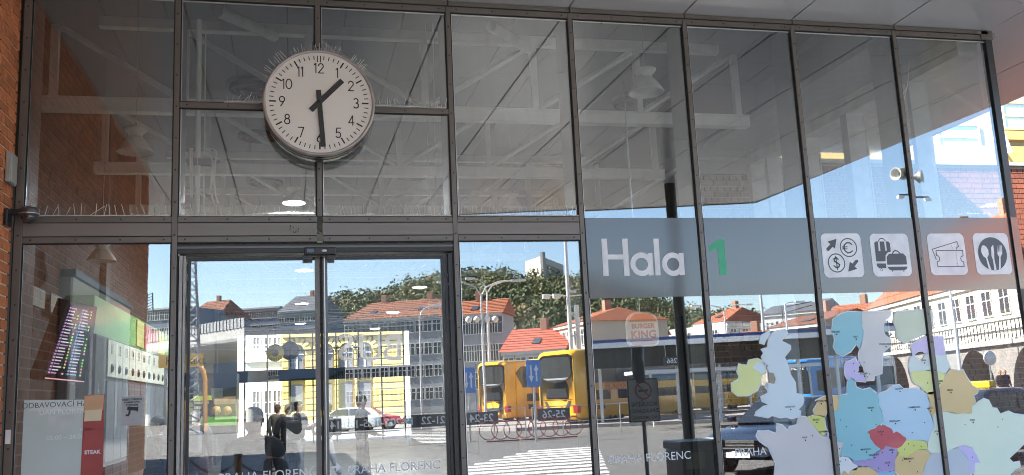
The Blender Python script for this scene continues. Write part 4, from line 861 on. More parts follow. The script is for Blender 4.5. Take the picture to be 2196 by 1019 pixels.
# timetable case mounted on the brick wing outside: seen mirrored
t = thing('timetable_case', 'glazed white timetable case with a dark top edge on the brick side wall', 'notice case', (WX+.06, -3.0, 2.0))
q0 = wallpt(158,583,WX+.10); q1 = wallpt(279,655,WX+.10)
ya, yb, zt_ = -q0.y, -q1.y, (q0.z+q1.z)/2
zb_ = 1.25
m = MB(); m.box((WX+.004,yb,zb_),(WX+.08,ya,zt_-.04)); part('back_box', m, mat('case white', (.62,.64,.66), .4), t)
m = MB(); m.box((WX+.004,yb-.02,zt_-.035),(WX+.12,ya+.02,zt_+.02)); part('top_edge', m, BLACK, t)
m = MB(); m.box((WX+.085,yb,zb_),(WX+.10,ya,zt_-.045)); part('glass_door', m, mat('case glass', (.66,.68,.70), .10, 0, .05, coat=1, emit=.045), t)  # faint glow added to brighten the shaded case
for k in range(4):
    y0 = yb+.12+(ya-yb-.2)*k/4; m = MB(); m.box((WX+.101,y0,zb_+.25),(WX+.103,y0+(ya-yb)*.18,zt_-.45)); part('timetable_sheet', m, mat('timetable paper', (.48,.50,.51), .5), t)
# burger restaurant sign hanging inside
p = at(1375, 707, 1.5)
t = thing('restaurant_sign', 'hanging burger-shaped restaurant sign with red letters behind the pane below Hala', 'sign', (p.x, 1.5, p.z))
def rr(w, h, r1, r2, n=6):
    o = []
    for cx, cz, a, r in ((w-r1,h-r1,0,r1),(-w+r1,h-r1,90,r1),(-w+r2,-h+r2,180,r2),(w-r2,-h+r2,270,r2)): o += [(cx+r*cos(radians(a+90*k/n)), cz+r*sin(radians(a+90*k/n))) for k in range(n+1)]
    return o
CRM = mat('sign cream', (.80,.74,.66), .4, emit=.02); RED = mat('sign red', (.50,.03,.02), .4, emit=.02); BUN = mat('bun orange', (.55,.18,.03), .4, emit=.02)
def sgn_shape(pts, d, y, mt, nm):
    q = MB(); q.prism(pts, d); place(q, Matrix.Translation((0,y,0)) @ FRONT); part(nm, q, mt, t, True)
sgn_shape(rr(.155,.165,.11,.06), .05, 0, CRM, 'backing')
sgn_shape([(a, b) for a, b in rr(.138,.148,.10,.05) if b > .07]+[(-.138,.07),(.138,.07)], .004, -.052, BUN, 'top_bun')
sgn_shape([(a, b) for a, b in rr(.138,.148,.10,.05) if b < -.105]+[(.135,-.105),(-.135,-.105)][::1], .004, -.052, BUN, 'bottom_bun')
for body, sz, zz in (('BURGER', .062, .028), ('KING', .098, -.052)):
    q = place(text_mb(body, sz, .003), Matrix.Translation((0,-.055,zz)) @ FRONT @ Matrix.Diagonal((1.0 if body == 'BURGER' else 1.08,1,1,1))); part('lettering', q, RED, t, True)
m = MB(); m.tube([(0,.02,.16),(0,.02,4.4-1.9)], .008, 6); part('hanger', m, STEEL, t, True)
# snack kiosk seen through the left door
def qbox(c, y, d, mt, parent, name, **kw):
    q = [at(a, b, y) for a, b in c]; n = len(q); m = MB()
    m.add([tuple(v) for v in q]+[(v.x, v.y+d, v.z) for v in q], [tuple(range(n)), tuple(reversed(range(n, 2*n)))]+[(i,(i+1) % n, n+(i+1) % n, n+i) for i in range(n)])
    return part(name, m, mt, parent, **kw)
ky = 11.0
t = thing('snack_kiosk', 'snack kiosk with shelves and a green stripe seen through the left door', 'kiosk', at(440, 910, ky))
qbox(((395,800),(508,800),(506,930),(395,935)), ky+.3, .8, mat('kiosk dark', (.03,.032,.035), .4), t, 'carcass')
qbox(((431,895),(506,893),(505,912),(430,914)), ky, .25, mat('kiosk green', (.16,.42,.03), .4, emit=.05), t, 'green_stripe')  # glow of stripe, header, picture and goods stands in for the kiosk's lighting
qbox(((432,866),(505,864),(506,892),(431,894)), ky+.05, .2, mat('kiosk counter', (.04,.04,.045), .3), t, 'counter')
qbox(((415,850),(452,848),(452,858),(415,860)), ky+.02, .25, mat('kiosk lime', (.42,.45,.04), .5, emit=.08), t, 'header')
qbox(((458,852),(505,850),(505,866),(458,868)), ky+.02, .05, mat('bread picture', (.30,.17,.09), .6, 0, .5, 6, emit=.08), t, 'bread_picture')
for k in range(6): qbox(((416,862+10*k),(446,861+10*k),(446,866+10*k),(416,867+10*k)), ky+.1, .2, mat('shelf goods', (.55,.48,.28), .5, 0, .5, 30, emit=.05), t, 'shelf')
for k in range(2):
    p = at(463+24*k, 881, ky+.03); m = MB(); m.lathe([(.0001,0),(.085,0),(.085,.01),(.0001,.012)], 16, 0, Matrix.Translation(p) @ Matrix.Rotation(pi/2,4,'X')); part('round_picture', m, mat('pastry picture', (.5,.25,.06), .5), t)
m = MB(); m.tube([at(x, y, 9) for x, y in ((400,932),(401,850),(403,782),(412,779),(427,783),(436,795),(440,815),(440,870),(440,925))], .035, 8); solo('orange_arch', m, mat('orange frame', (.62,.27,.05), .4), 'orange arched metal frame just inside the left door', 'frame')

# rear glass front of the hall
ry = HY1
rf = thing('rear_glass_front', 'dark framed rear glass front at the far end of the hall', 'glass front', (0, ry, 0))
DKF = mat('dark frame', (.03,.031,.033), .5)
for px in (427, 476, 525, 573, 622, 671, 721, 769, 818, 866, 914, 961, 1010):
    x = at(px, 785, ry).x
    if HX0-.5 < x < HX1+.3: m = MB(); m.box((x-.03,ry-.05,0),(x+.03,ry+.05,5.0)); part('mullion', m, DKF, rf)
zb0, zb1 = at(740,812,ry).z, at(740,788,ry).z
m = MB(); m.box((HX0,ry-.12,zb0),(HX1,ry+.3,zb1)); part('sign_band', m, mat('rear band', (.035,.036,.038), .5), rf)
m = MB(); m.box((HX0,ry-.06,4.95),(HX1,ry+.1,5.95)); part('head_panel', m, DKF, rf)
zc_ = at(622,752,ry).z; m = MB(); m.box((HX0+1.2,ry-.04,zc_-.03),(1.6,ry+.04,zc_+.03)); part('rail', m, DKF, rf)
q = at(740, 803, ry-.13); part('lettering', front_text('hala 1', .42, q.x, ry-.13, q.z, .004), mat('faint lettering', (.42,.43,.42), .5), rf)
for k, px in enumerate((828, 841, 854, 874)):
    q = at(px, 799, ry-.13); m = MB(); flat([(q.x-.1,q.z-.1),(q.x+.1,q.z-.1),(q.x+.1,q.z+.1),(q.x-.1,q.z+.1)], ry-.13, 0, m); part('pictogram', m, mat('faint lettering', (.42,.43,.42), .5), rf)
BUSL = mat('pale peach film', (.80,.60,.44), .6)
_n = BUSL.node_tree.nodes; _t = _n.new('ShaderNodeBsdfTranslucent'); _t.inputs[0].default_value = (.85,.62,.45,1); _m = _n.new('ShaderNodeMixShader'); _m.inputs[0].default_value = .6
BUSL.node_tree.links.new(_n['Principled BSDF'].outputs[0], _m.inputs[1]); BUSL.node_tree.links.new(_t.outputs[0], _m.inputs[2]); BUSL.node_tree.links.new(_m.outputs[0], _n['Material Output'].inputs[0])
for c, px in (('S', 742), ('U', 795), ('B', 843)):
    q = at(px, 748, ry+.07); m = text_mb(c, 1.75, .012); part('letter', place(m, Matrix.Translation((q.x, ry+.07, q.z)) @ BACK), BUSL, rf)
p = at(622, 752, ry)
rc = thing('rear_clock', 'back of the round grey clock on the rear glass front', 'clock', (p.x, ry+.15, p.z))
m = MB(); m.lathe([(.001,.15),(.40,.15),(.42,.1),(.42,-.1),(.40,-.12),(.001,-.12)], 40, 0, Matrix.Rotation(pi/2,4,'X')); part('drum', m, mat('clock back grey', (.30,.30,.31), .5), rc, True)
m = MB(); m.box((-.02,.0,-.7),(.02,.05,.7)); part('bracket', m, DKF, rc, True)
p = at(590, 757, 26.0); t = thing('round_sign', 'round yellow sign hanging near the rear glass front', 'sign', p)
m = MB(); m.lathe([(.001,.02),(.30,.02),(.30,-.02),(.001,-.02)], 32, 0, Matrix.Rotation(pi/2,4,'X')); part('disc', m, mat('yellow disc', (.50,.42,.08), .5), t, True)
m = MB(); m.lathe([(.001,.03),(.12,.03)], 20, 0, Matrix.Rotation(pi/2,4,'X')); part('symbol', m, INK, t, True)
m = MB(); m.tube([(0,0,.3),(0,0,2.3)], .015, 6); part('hanger', m, DKF, t, True)

# buildings on the far side of the hall
YEL = mat('yellow stucco', (.38,.28,.075), .8, 0, .06, .5, .1, 20); YEL2 = mat('yellow stucco trim', (.44,.34,.11), .8, 0, .05)
yb_ = 60.0
xa, xb = at(604,760,yb_).x, at(868,760,yb_).x
yh = thing('yellow_building', 'yellow rusticated building with arched windows seen through the hall', 'building', ((xa+xb)/2, yb_, 0))
m = MB(); m.box((xa,yb_+.3,0),(xb,yb_+14,13)); part('wall', m, YEL, yh)
wpx = (637, 700, 743, 783); wx = [at(a,770,yb_).x for a in wpx]; ww = .55
zs0, zs1 = at(740,788,yb_).z, at(740,738,yb_).z
z = .4; k = 0
while z < 12.4:
    segs = []
    x = xa
    inwin = z+.4 > zs0 and z < zs1+.3 or 1.0 < z < 3.2
    for w_ in (wx if inwin else []): segs.append((x, w_-ww)); x = w_+ww
    segs.append((x, xb))
    for a, b in segs:
        if b-a < .1: continue
        m = MB(); m.bbox((a+.02,yb_,z+.02),(b-.02,yb_+.32,z+.41), .06); part('stone_course', m, YEL2 if k % 2 else YEL, yh)
    z += .43; k += 1
for w_ in wx:
    m = MB(); n = 12; pts = [(-ww*.8,0),(ww*.8,0)]+[(ww*.8*cos(pi*i/n), (zs1-zs0)-.4+ww*.8*sin(pi*i/n)) for i in range(n+1)]
    m.prism(pts, .05); place(m, Matrix.Translation((w_,yb_+.25,zs0)) @ FRONT); o = part('window', m, mat('dusky pane', (.13,.13,.14), .1), yh)
    for j in range(7):
        a = pi*(j+.5)/7; m = MB(); m.box((.48,-.11,0),(.95,.11,.12)); place(m, Matrix.Translation((w_,yb_,zs1-.4)) @ FRONT @ Matrix.Rotation(a,4,'Z')); part('arch_stone', m, YEL2, yh)
    m = MB(); m.box((w_-ww*.7,yb_+.2,1.0),(w_+ww*.7,yb_+.29,3.1)); part('window', m, mat('dusky pane', (.13,.13,.14), .1), yh)
    m = MB(); m.box((w_-.03,yb_+.15,zs0),(w_+.03,yb_+.2,zs1)); m.box((w_-ww*.8,yb_+.15,zs0+1.0),(w_+ww*.8,yb_+.2,zs0+1.08)); part('window_bar', m, WHITE, yh)
zc2 = at(740,716,yb_).z
m = MB(); m.box((xa,yb_-.3,zc2-.15),(xb,yb_+.3,zc2+.1)); part('cornice', m, YEL2, yh)
m = MB(); m.box((xa-.5,yb_-.4,13),(xb+.5,yb_+14.4,13.4)); part('roof_edge', m, mat('roof grey', (.2,.12,.09), .8), yh)
xc = at(523,760,yb_+3).x; wh = thing('pale_house', 'pale blue and white townhouse left of the yellow building through the hall', 'house', (xc, yb_+3, 0))
PALEB = mat('pale blue render', (.40,.44,.48), .8, 0, .05)
m = MB(); m.box((xc,yb_+3,0),(xa-.05,yb_+15,12)); part('wall', m, PALEB, wh)
m = MB(); m.box((xc-.5,yb_+3.3,0),(xc-.02,yb_+15,11)); part('gable_wall', m, mat('salmon render', (.55,.30,.22), .8), wh)
for px in (550, 575, 594):
    a, b = at(px-7,760,yb_+3), at(px+7,728,yb_+3); hwin(wh, a.x, yb_+3, at(px,756,yb_+3).z, b.x-a.x, b.z-a.z, WHITE, mat('dusky pane', (.13,.13,.14), .1))
    hwin(wh, a.x, yb_+3, 1.2, b.x-a.x, 1.6, WHITE, mat('dusky pane', (.13,.13,.14), .1))
m = MB(); z_ = at(560,772,yb_+3).z; m.box((xc,yb_+2.8,z_-.15),(xa-.06,yb_+3,z_+.1)); part('string_course', m, WHITE, wh)
m = MB()
for k in range(16):
    x = xc+.2+(xa-xc-.4)*k/15; m.box((x-.06,yb_+2.8,z_+.1),(x+.06,yb_+2.9,z_+.7))
m.box((xc,yb_+2.78,z_+.7),(xa-.06,yb_+2.92,z_+.85)); part('balustrade', m, WHITE, wh)
g = MB(); g.poly([(-40,38,.006),(40,38,.006),(40,59,.006),(-40,59,.006)]); struct('street', g, ASPH)
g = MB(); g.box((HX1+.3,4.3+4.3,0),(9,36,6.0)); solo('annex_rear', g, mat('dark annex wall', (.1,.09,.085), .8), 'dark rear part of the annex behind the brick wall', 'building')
# ================================================================ people
def skin_mesh(name, verts, edges, mt, sub=2):
    """verts: (x,y,z,radius) or (x,y,z,rx,ry)"""
    me = bpy.data.meshes.new(name); me.from_pydata([v[:3] for v in verts], edges, [])
    o = bpy.data.objects.new(name, me); COL.objects.link(o)
    md = o.modifiers.new('s', 'SKIN'); 
    for i, v in enumerate(verts): me.skin_vertices[0].data[i].radius = (v[3], v[4] if len(v) > 4 else v[3])
    me.skin_vertices[0].data[0].use_root = True
    md.use_smooth_shade = True; o.modifiers.new('u', 'SUBSURF').levels = sub
    dg = bpy.context.evaluated_depsgraph_get(); r = bpy.data.meshes.new_from_object(o.evaluated_get(dg))
    bpy.data.objects.remove(o); bpy.data.meshes.remove(me)
    r.name = name; r.materials.clear(); r.materials.append(mt); return r
SKIN = mat('skin', (.50,.29,.20), .5, 0, .05)
def person(label, loc, rz, top, legs, hair, arms='side', hgt=1.75, group=None, shoe=(.05,.05,.05), bag=None, stride=.10, skirt=False):
    t = thing('person', label, 'person', loc, rz, group); k = hgt/1.75; t.scale = (k,k,k)
    # arms: shoulder, elbow, wrist, hand tip for each side (person faces -y)
    A_ = {'side': ((.20,.0,1.43),(.25,.03,1.15),(.24,-.06,.92),(.235,-.09,.80)), 'phone': ((.20,.0,1.43),(.26,-.05,1.17),(.10,-.30,1.22),(.06,-.36,1.26)),
          'front': ((.20,.0,1.43),(.25,-.04,1.16),(.12,-.26,1.05),(.07,-.33,1.04)), 'raise': ((.20,.0,1.45),(.27,-.16,1.28),(.10,-.30,1.58),(.05,-.33,1.66)), 'reach': ((.20,.0,1.43),(.25,-.06,1.15),(.18,-.30,1.02),(.16,-.40,1.00))}[arms]
    V = [(0,0,.98,.10,.085),(0,.01,1.15,.10,.075),(0,.01,1.33,.12,.085),(0,.01,1.45,.08,.065),(0,0,1.53,.052),(0,-.012,1.58,.06),(0,-.02,1.65,.076,.09),(0,-.015,1.72,.07,.08)]
    E_ = [(i, i+1) for i in range(7)]
    for s in (-1, 1):
        b = len(V); sh, el, wr, ht = [(s*q[0],q[1],q[2]) for q in A_]
        V += [(*sh,.062),(*el,.043),(*wr,.029),(*ht,.030,.016)]; E_ += [(3,b),(b,b+1),(b+1,b+2),(b+2,b+3)]
        wv = Vector(ht)-Vector(wr); wv.normalize(); side = wv.cross(Vector((0,0,1))); side = side.normalized() if side.length > .1 else Vector((1,0,0))
        for j in range(4):
            c = len(V); p0 = Vector(ht)+side*(.024-.016*j); p1 = p0+wv*(.040-.004*abs(j-1.3)); p2 = p1+wv*.028+Vector((0,-.012,-.01))
            V += [(*p0,.009),(*p1,.008),(*p2,.006)]; E_ += [(b+3,c),(c,c+1),(c+1,c+2)]
        c = len(V); p0 = Vector(wr)*.5+Vector(ht)*.5+side*.03*s; p1 = p0+side*.025*s+wv*.035; V += [(*p0,.011),(*p1,.008)]; E_ += [(b+2,c),(c,c+1)]
        b = len(V); y = stride*s
        V += [(s*.09,0,.88,.06),(s*.10,y*.5-.02,.50,.05),(s*.105,y+.03,.10,.042),(s*.11,y-.09,.045,.042,.03)]; E_ += [(0,b),(b,b+1),(b+1,b+2),(b+2,b+3)]
    link('body', skin_mesh('body', V, E_, SKIN, 2), t)
    # face
    m = MB()
    for s in (-1, 1): m.sphere((s*.030,-.098,1.662), .0085, 8)
    part('eye', m, INK, t, True)
    m = MB(); m.add([(0,-.10,1.668),(-.014,-.094,1.625),(.014,-.094,1.625),(0,-.122,1.630)], [(0,1,3),(0,3,2),(1,2,3)]); m.bbox((-.024,-.099,1.594),(.024,-.090,1.602),.003); part('nose', m, SKIN, t, True)
    m = MB()
    for s in (-1, 1): m.sphere((s*.078,-.01,1.65), .022, 8, sc=(.4,.7,1.1))
    part('ear', m, SKIN, t, True)
    TOP = mat('cloth %s' % (top,), top, .85, 0, .15, 9, .2, 80); LEG = mat('cloth %s' % (legs,), legs, .85, 0, .12, 9, .2, 80)
    V = [(0,0,.93,.185,.14),(0,.01,1.15,.165,.125),(0,.01,1.33,.18,.13),(0,.01,1.455,.10,.085)]; E_ = [(0,1),(1,2),(2,3)]
    for s in (-1, 1):
        b = len(V); sh, el, wr, ht = [Vector((s*q[0],q[1],q[2])) for q in A_]; w2 = el.lerp(wr, .93)
        V += [(*sh,.082),(*el,.060),(*w2,.046)]; E_ += [(3,b),(b,b+1),(b+1,b+2)]
    link('jacket', skin_mesh('jacket', V, E_, TOP, 2), t)
    V = [(0,0,1.0,.165,.13),(0,0,.92,.17,.135)]; E_ = [(0,1)]
    for s in (-1, 1):
        b = len(V); y = stride*s; f = 1.35 if skirt else 1
        V += [(s*.095,0,.84,.105*f),(s*.105,y*.5-.02,.50,.080*f),(s*.108,y+.03,.09,.066*f)]; E_ += [(1,b),(b,b+1),(b+1,b+2)]
    link('trousers', skin_mesh('trousers', V, E_, LEG, 2), t)
    SH = mat('shoe %s' % (shoe,), shoe, .6)
    for s in (-1, 1):
        y = stride*s; link('shoe', skin_mesh('shoe', [(s*.108,y+.06,.05,.045),(s*.11,y-.03,.05,.05,.04),(s*.112,y-.13,.035,.042,.028)], [(0,1),(1,2)], SH, 2), t)
    HR = mat('hair %s' % (hair,), hair, .6, 0, .3, 30)
    m = MB(); m.sphere((0,.012,1.69), .098, 14, sc=(.86,1.02,.86)); m.sphere((0,.05,1.62), .072, 12, sc=(1.0,.7,1.1)); part('hair', m, HR, t, True)
    if bag:
        m = MB(); m.bbox((-.17,.13,1.0),(.17,.30,1.42),.05); part('backpack', m, mat('bag %s' % (bag,), bag, .8, 0, .1, 10), t, True)
    return t
def phone(x, y, z, label, rz=0):
    m = MB(); m.bbox((-.038,-.005,-.078),(.038,.005,.078),.004); o = solo('phone', m, BLACK, label, 'phone'); o.location = (x,y,z); o.rotation_euler = (0,0,rz); return o
# the photographer in black, mirrored in the left door
person('person in black clothes holding up a phone, mirrored at the joint of the doors', (-.26,-7.06,0), pi-.8, (.006,.006,.007), (.006,.006,.006), (.02,.015,.01), 'raise', 1.83, stride=.16, shoe=(.02,.02,.02))
phone(0, -6.80, 1.70, 'black phone held up by the person in black')
# people in the hall
def inhall(px, pyfoot, y, label, **kw): 
    p = at(px, 900, y); return person(label, (p.x, y, .008), **kw)
inhall(545, 0, 1.6, 'person with grey shirt and dark hair leaning just inside the left door', rz=radians(20), top=(.075,.08,.09), legs=(.03,.03,.035), hair=(.03,.025,.02), arms='reach', hgt=1.72)
inhall(641, 0, 14.5, 'person in dark jacket and grey trousers looking at a phone inside the hall', rz=radians(60), top=(.03,.03,.035), legs=(.17,.17,.17), hair=(.03,.025,.02), arms='phone', hgt=1.80, stride=.14)
inhall(618, 0, 13.6, 'person in black with a shoulder bag beside the person with a phone', rz=radians(200), top=(.012,.012,.013), legs=(.012,.012,.013), hair=(.04,.03,.02), arms='front', hgt=1.74, bag=(.02,.02,.022))
inhall(596, 0, 19, 'person with short dark hair farther back in the hall', rz=radians(150), top=(.10,.08,.06), legs=(.05,.05,.06), hair=(.03,.02,.015), hgt=1.75)
inhall(703, 0, 15.5, 'person half hidden by the door joint walking with a bag', rz=radians(-80), top=(.05,.045,.04), legs=(.30,.30,.30), hair=(.05,.035,.02), hgt=1.72, stride=.22, shoe=(.6,.6,.6), bag=(.05,.045,.042))
inhall(776, 0, 11, 'person in a dark hooded coat standing before the rear glass front', rz=radians(90), top=(.025,.022,.02), legs=(.03,.03,.03), hair=(.02,.018,.015), hgt=1.86, arms='front')
inhall(336, 0, 6.0, 'person with dark hair in black beside the lockers', rz=radians(-60), top=(.012,.012,.013), legs=(.02,.02,.02), hair=(.015,.012,.01), hgt=1.66)
inhall(423, 0, 10.2, 'person in grey standing at the snack kiosk', rz=radians(160), top=(.06,.06,.07), legs=(.08,.03,.035), hair=(.03,.02,.015), hgt=1.7, bag=(.15,.15,.16))

# ================================================================ vehicles
TYRE = mat('tyre', (.02,.02,.02), .8); RIMM = mat('wheel rim', (.35,.36,.37), .3, .8)
CGLASS = mat('car glass', (.02,.025,.03), .05, 0, 0, spec=.8)
HEADL = mat('headlight', (.75,.78,.8), .1, 0, .05, spec=.8); TAIL = mat('tail light', (.35,.01,.01), .2)
def wheel(t, x, y, r, w):
    m = MB(); M_ = Matrix.Translation((x,y,r)) @ Matrix.Rotation(pi/2,4,'X'); m.lathe([(r*.6,-w/2),(r*.95,-w/2),(r,-w*.35),(r,w*.35),(r*.95,w/2),(r*.6,w/2)], 24, 0, M_); o = part('wheel', m, TYRE, t, True)
    m = MB(); m.lathe([(.001,-w*.42),(r*.2,-w*.44),(r*.62,-w*.36),(r*.62,w*.36),(r*.2,w*.44),(.001,w*.42)], 20, 0, M_); link('rim', m.mesh('rim', RIMM), o)
def loft(m, secs, n=12, mi=0, cap=True):
    """secs: (x, half width, z bottom, z top, corner) rounded rectangles across x"""
    vs = []
    for x, hw, z0, z1, c in secs:
        cc = min(c, hw*.95, (z1-z0)*.48)
        for cy, cz, a in ((hw-cc,z1-cc,0),(-hw+cc,z1-cc,90),(-hw+cc,z0+cc*.6,180),(hw-cc,z0+cc*.6,270)):
            for j in range(4): w = radians(a+30*j); vs.append((x, cy+cc*cos(w), cz+(cc if a < 180 else cc*.6)*sin(w)))
    n = 16; fs = [(i*n+j, i*n+(j+1) % n, (i+1)*n+(j+1) % n, (i+1)*n+j) for i in range(len(secs)-1) for j in range(n)]
    if cap: fs += [tuple(range(n)), tuple(reversed(range((len(secs)-1)*n, len(secs)*n)))]
    return m.add(vs, fs, mi, True)
def car(label, cat, loc, rz, col, group=None, est=False, metal=.3):
    t = thing('parked_car', label, cat, loc, rz, group)      # front towards +x
    P_ = mat('car paint %s' % (col,), col, .22, metal, .03, 1, coat=1.0)
    m = MB(); loft(m, [(-2.2,.72,.42,.82,.18),(-2.15,.84,.32,.95,.2),(-1.6,.89,.25,1.0,.2),(-.6,.90,.22,.98,.2),(.6,.90,.22,.96,.2),(1.3,.89,.25,.92,.2),(1.95,.84,.3,.80,.2),(2.2,.70,.38,.68,.15)]); part('body', m, P_, t, True)
    rx = -2.0 if est else -1.7
    m = MB(); loft(m, [(rx,.62,.9,.99,.1),(rx+.45,.64,.9,1.38,.14),(-.5,.66,.9,1.45,.14),(.25,.65,.9,1.42,.14),(1.05,.66,.9,.97,.1)]); part('roof', m, P_, t, True)
    m = MB()
    m.add([(.40,-.56,1.37),(.40,.56,1.37),(1.08,.64,.98),(1.08,-.64,.98)], [(0,1,2,3)]); m.add([(.402,-.575,1.375),(.402,.575,1.375),(1.085,.655,.985),(1.085,-.655,.985)], [(3,2,1,0)]); part('windscreen', m, CGLASS, t, True)
    m = MB(); m.add([(rx+.36,-.56,1.34),(rx+.36,.56,1.34),(rx-.02,.60,1.0),(rx-.02,-.60,1.0)], [(3,2,1,0),(0,1,2,3)]); part('rear_screen', m, CGLASS, t, True)
    for s in (-1, 1):
        for a0, a1, b0, b1 in ((-.35,.30,-.35,.82),(rx+.75,-.42,rx+.35,-.42)):
            m = MB(); m.add([(a0,s*.668,1.36),(a1,s*.668,1.36),(b1,s*.70,1.0),(b0,s*.70,1.0)], [(0,1,2,3),(3,2,1,0)]); part('side_window', m, CGLASS, t, True)
        m = MB(); m.bbox((.72,s*.86,.98),(.88,s*1.02,1.1),.03); part('mirror', m, P_, t, True)
        m = MB(); m.bbox((1.98,s*.42,.60),(2.16,s*.78,.74),.03); part('headlight', m, HEADL, t, True)
        m = MB(); m.bbox((-2.2,s*.48,.68),(-2.08,s*.80,.86),.02); part('tail_light', m, TAIL, t, True)
        for x in (-1.35, 1.35): wheel(t, x, s*.80, .32, .22)
        m = MB(); m.box((-.40,s*.896,.35),(-.385,s*.906,.95)); m.box((-.9,s*.905,.80),(-.75,s*.918,.83)); part('door_handle', m, BLACK, t, True)
    m = MB(); m.bbox((2.12,-.40,.50),(2.22,.40,.70),.02); o = part('grille', m, BLACK, t, True)
    for k in range(3): q = MB(); q.box((2.215,-.38,.53+.06*k),(2.225,.38,.55+.06*k)); link('grille_bar', q.mesh('grille_bar', RIMM), o)
    m = MB(); m.box((2.2,-.26,.36),(2.215,.26,.46)); part('number_plate', m, WHITE, t, True)
    return t
BUSY = mat('bus yellow', (.84,.43,.014), .25, 0, .04, .6, coat=.8); BUSG = mat('bus dark glass', (.02,.022,.025), .12, 0, 0, spec=.35)
def bus(label, loc, rz, first=None):
    if first is not None:
        t = copy_tree(first); t.location = loc; t.rotation_euler.z = rz; t['label'] = label; return t
    t = thing('double_decker_coach', label, 'coach', loc, rz, 'yellow double decker coaches')   # front towards +x, rear at x=0
    m = MB(); loft(m, [(.0,1.12,.45,3.78,.32),(.05,1.22,.38,3.93,.34),(.35,1.27,.35,4.02,.30),(1.2,1.275,.32,4.05,.26),(12.2,1.275,.32,4.05,.26),(13.2,1.24,.35,3.95,.4),(13.6,1.1,.45,3.3,.5)]); part('body', m, BUSY, t, True)
    def rear(name, pts, mt, d=.03, x=-.01): m = MB(); m.prism(pts, d); part(name, place(m, Matrix.Translation((x,0,0)) @ Matrix(((0,0,-1,0),(1,0,0,0),(0,1,0,0),(0,0,0,1)))), mt, t, True)
    rear('rear_window', [(-1.0,2.75),(-.8,2.45),(-.3,2.33),(.3,2.33),(.8,2.45),(1.0,2.75),(.95,3.55),(.7,3.65),(-.7,3.65),(-.95,3.55)], BUSG)
    rear('sun_strip', [(-.85,2.56),(-.6,2.46),(.6,2.46),(.85,2.56),(.5,2.55),(-.5,2.55)], mat('white strip', (.36,.38,.40), .4), .01, -.045)
    rear('lower_window', [(-.7,1.52),(.7,1.52),(.6,2.0),(-.6,2.0)], BUSG)
    rear('rear_panel_line', [(-.95,1.42),(.95,1.42),(.95,1.45),(-.95,1.45)], mat('dark yellow', (.35,.16,.005), .4), .012)
    rear('engine_grille', [(-.62,.78),(.62,.78),(.66,1.0),(.85,1.35),(.72,1.35),(.5,1.02),(-.5,1.02),(-.72,1.35),(-.85,1.35),(-.66,1.0)], mat('grille grey', (.06,.06,.06), .5), .02)
    for k in range(4): rear('grille_slat', [(-.6,.80+.05*k),(.6,.80+.05*k),(.6,.82+.05*k),(-.6,.82+.05*k)], mat('slat grey', (.3,.3,.28), .4), .015, -.03)
    rear('bumper', [(-1.15,.42),(1.15,.42),(1.2,.62),(-1.2,.62)], mat('dark yellow', (.35,.16,.005), .4), .05)
    for s in (-1, 1):
        m = MB(); m.bbox((-.03,s*.98,.72),(.3,s*1.285,1.12),.04); part('tail_light', m, TAIL, t, True)
        y = s*1.282
        m = MB(); w = [(1.6,2.25),(13.2,2.25),(13.2,3.5),(12.9,3.62),(1.5,3.62),(.9,3.2)]; n = len(w)
        m.add([(a,s*1.262,b) for a,b in w]+[(a,y,b) for a,b in w], [tuple(range(n)),tuple(reversed(range(n,2*n)))]+[(i,(i+1)%n,n+(i+1)%n,n+i) for i in range(n)]); part('upper_side_window', m, BUSG, t, True)
        for a, b in ((2.0,3.4),(4.2,12.8)):
            m = MB(); m.box((a,s*1.262,1.35),(b,y,1.85)); part('lower_side_window', m, BUSG, t, True)
        m = MB(); m.box((2.1,s*1.262,.85),(2.8,y,1.15)); part('vent', m, BUSG, t, True)
        for k in range(7): m = MB(); m.box((2.6+1.55*k,y-.005,.5),(2.615+1.55*k,y+.004,2.2)); part('panel_joint', m, mat('dark yellow', (.35,.16,.005), .4), t, True)
        for x in (2.9, 4.2, 11.0): wheel(t, x, s*1.12, .5, .3)
        q = place(text_mb('REGIOJET', .62, .012), Matrix.Translation((3.75, s*1.288, 2.05)) @ (Matrix.Rotation(pi/2,4,'X') if s < 0 else Matrix.Rotation(pi,4,'Z') @ Matrix.Rotation(pi/2,4,'X'))); part('lettering', q, mat('bus red', (.50,.05,.01), .4), t, True)
        m = MB()
        for k in range(2): m.add([(1.2+.25*k if s < 0 else 6.1-.25*k,s*1.288,1.85),(1.32+.25*k if s < 0 else 5.98-.25*k,s*1.288,1.85),(1.42+.25*k if s < 0 else 5.88-.25*k,s*1.288,2.27),(1.3+.25*k if s < 0 else 6.0-.25*k,s*1.288,2.27)], [(0,1,2,3),(3,2,1,0)])
        part('stripe', m, mat('bus red', (.50,.05,.01), .4), t, True)
    m = MB(); m.bbox((5,-.8,4.04),(8,.8,4.22),.06); part('roof_unit', m, BUSY, t, True)
    return t
hd = radians(-38)
b1 = bus('yellow double decker coach nearer the square, mirrored right of the doors', gnd(1196, 914), hd)
p = gnd(1056, 907); bus('yellow double decker coach farther off, mirrored just right of the doors', p, hd, b1)
p = gnd(1470, 905); bus('yellow double decker coach behind the platform roof, mirrored below the word Hala', (p.x, p.y-14, 0), radians(-20), b1)
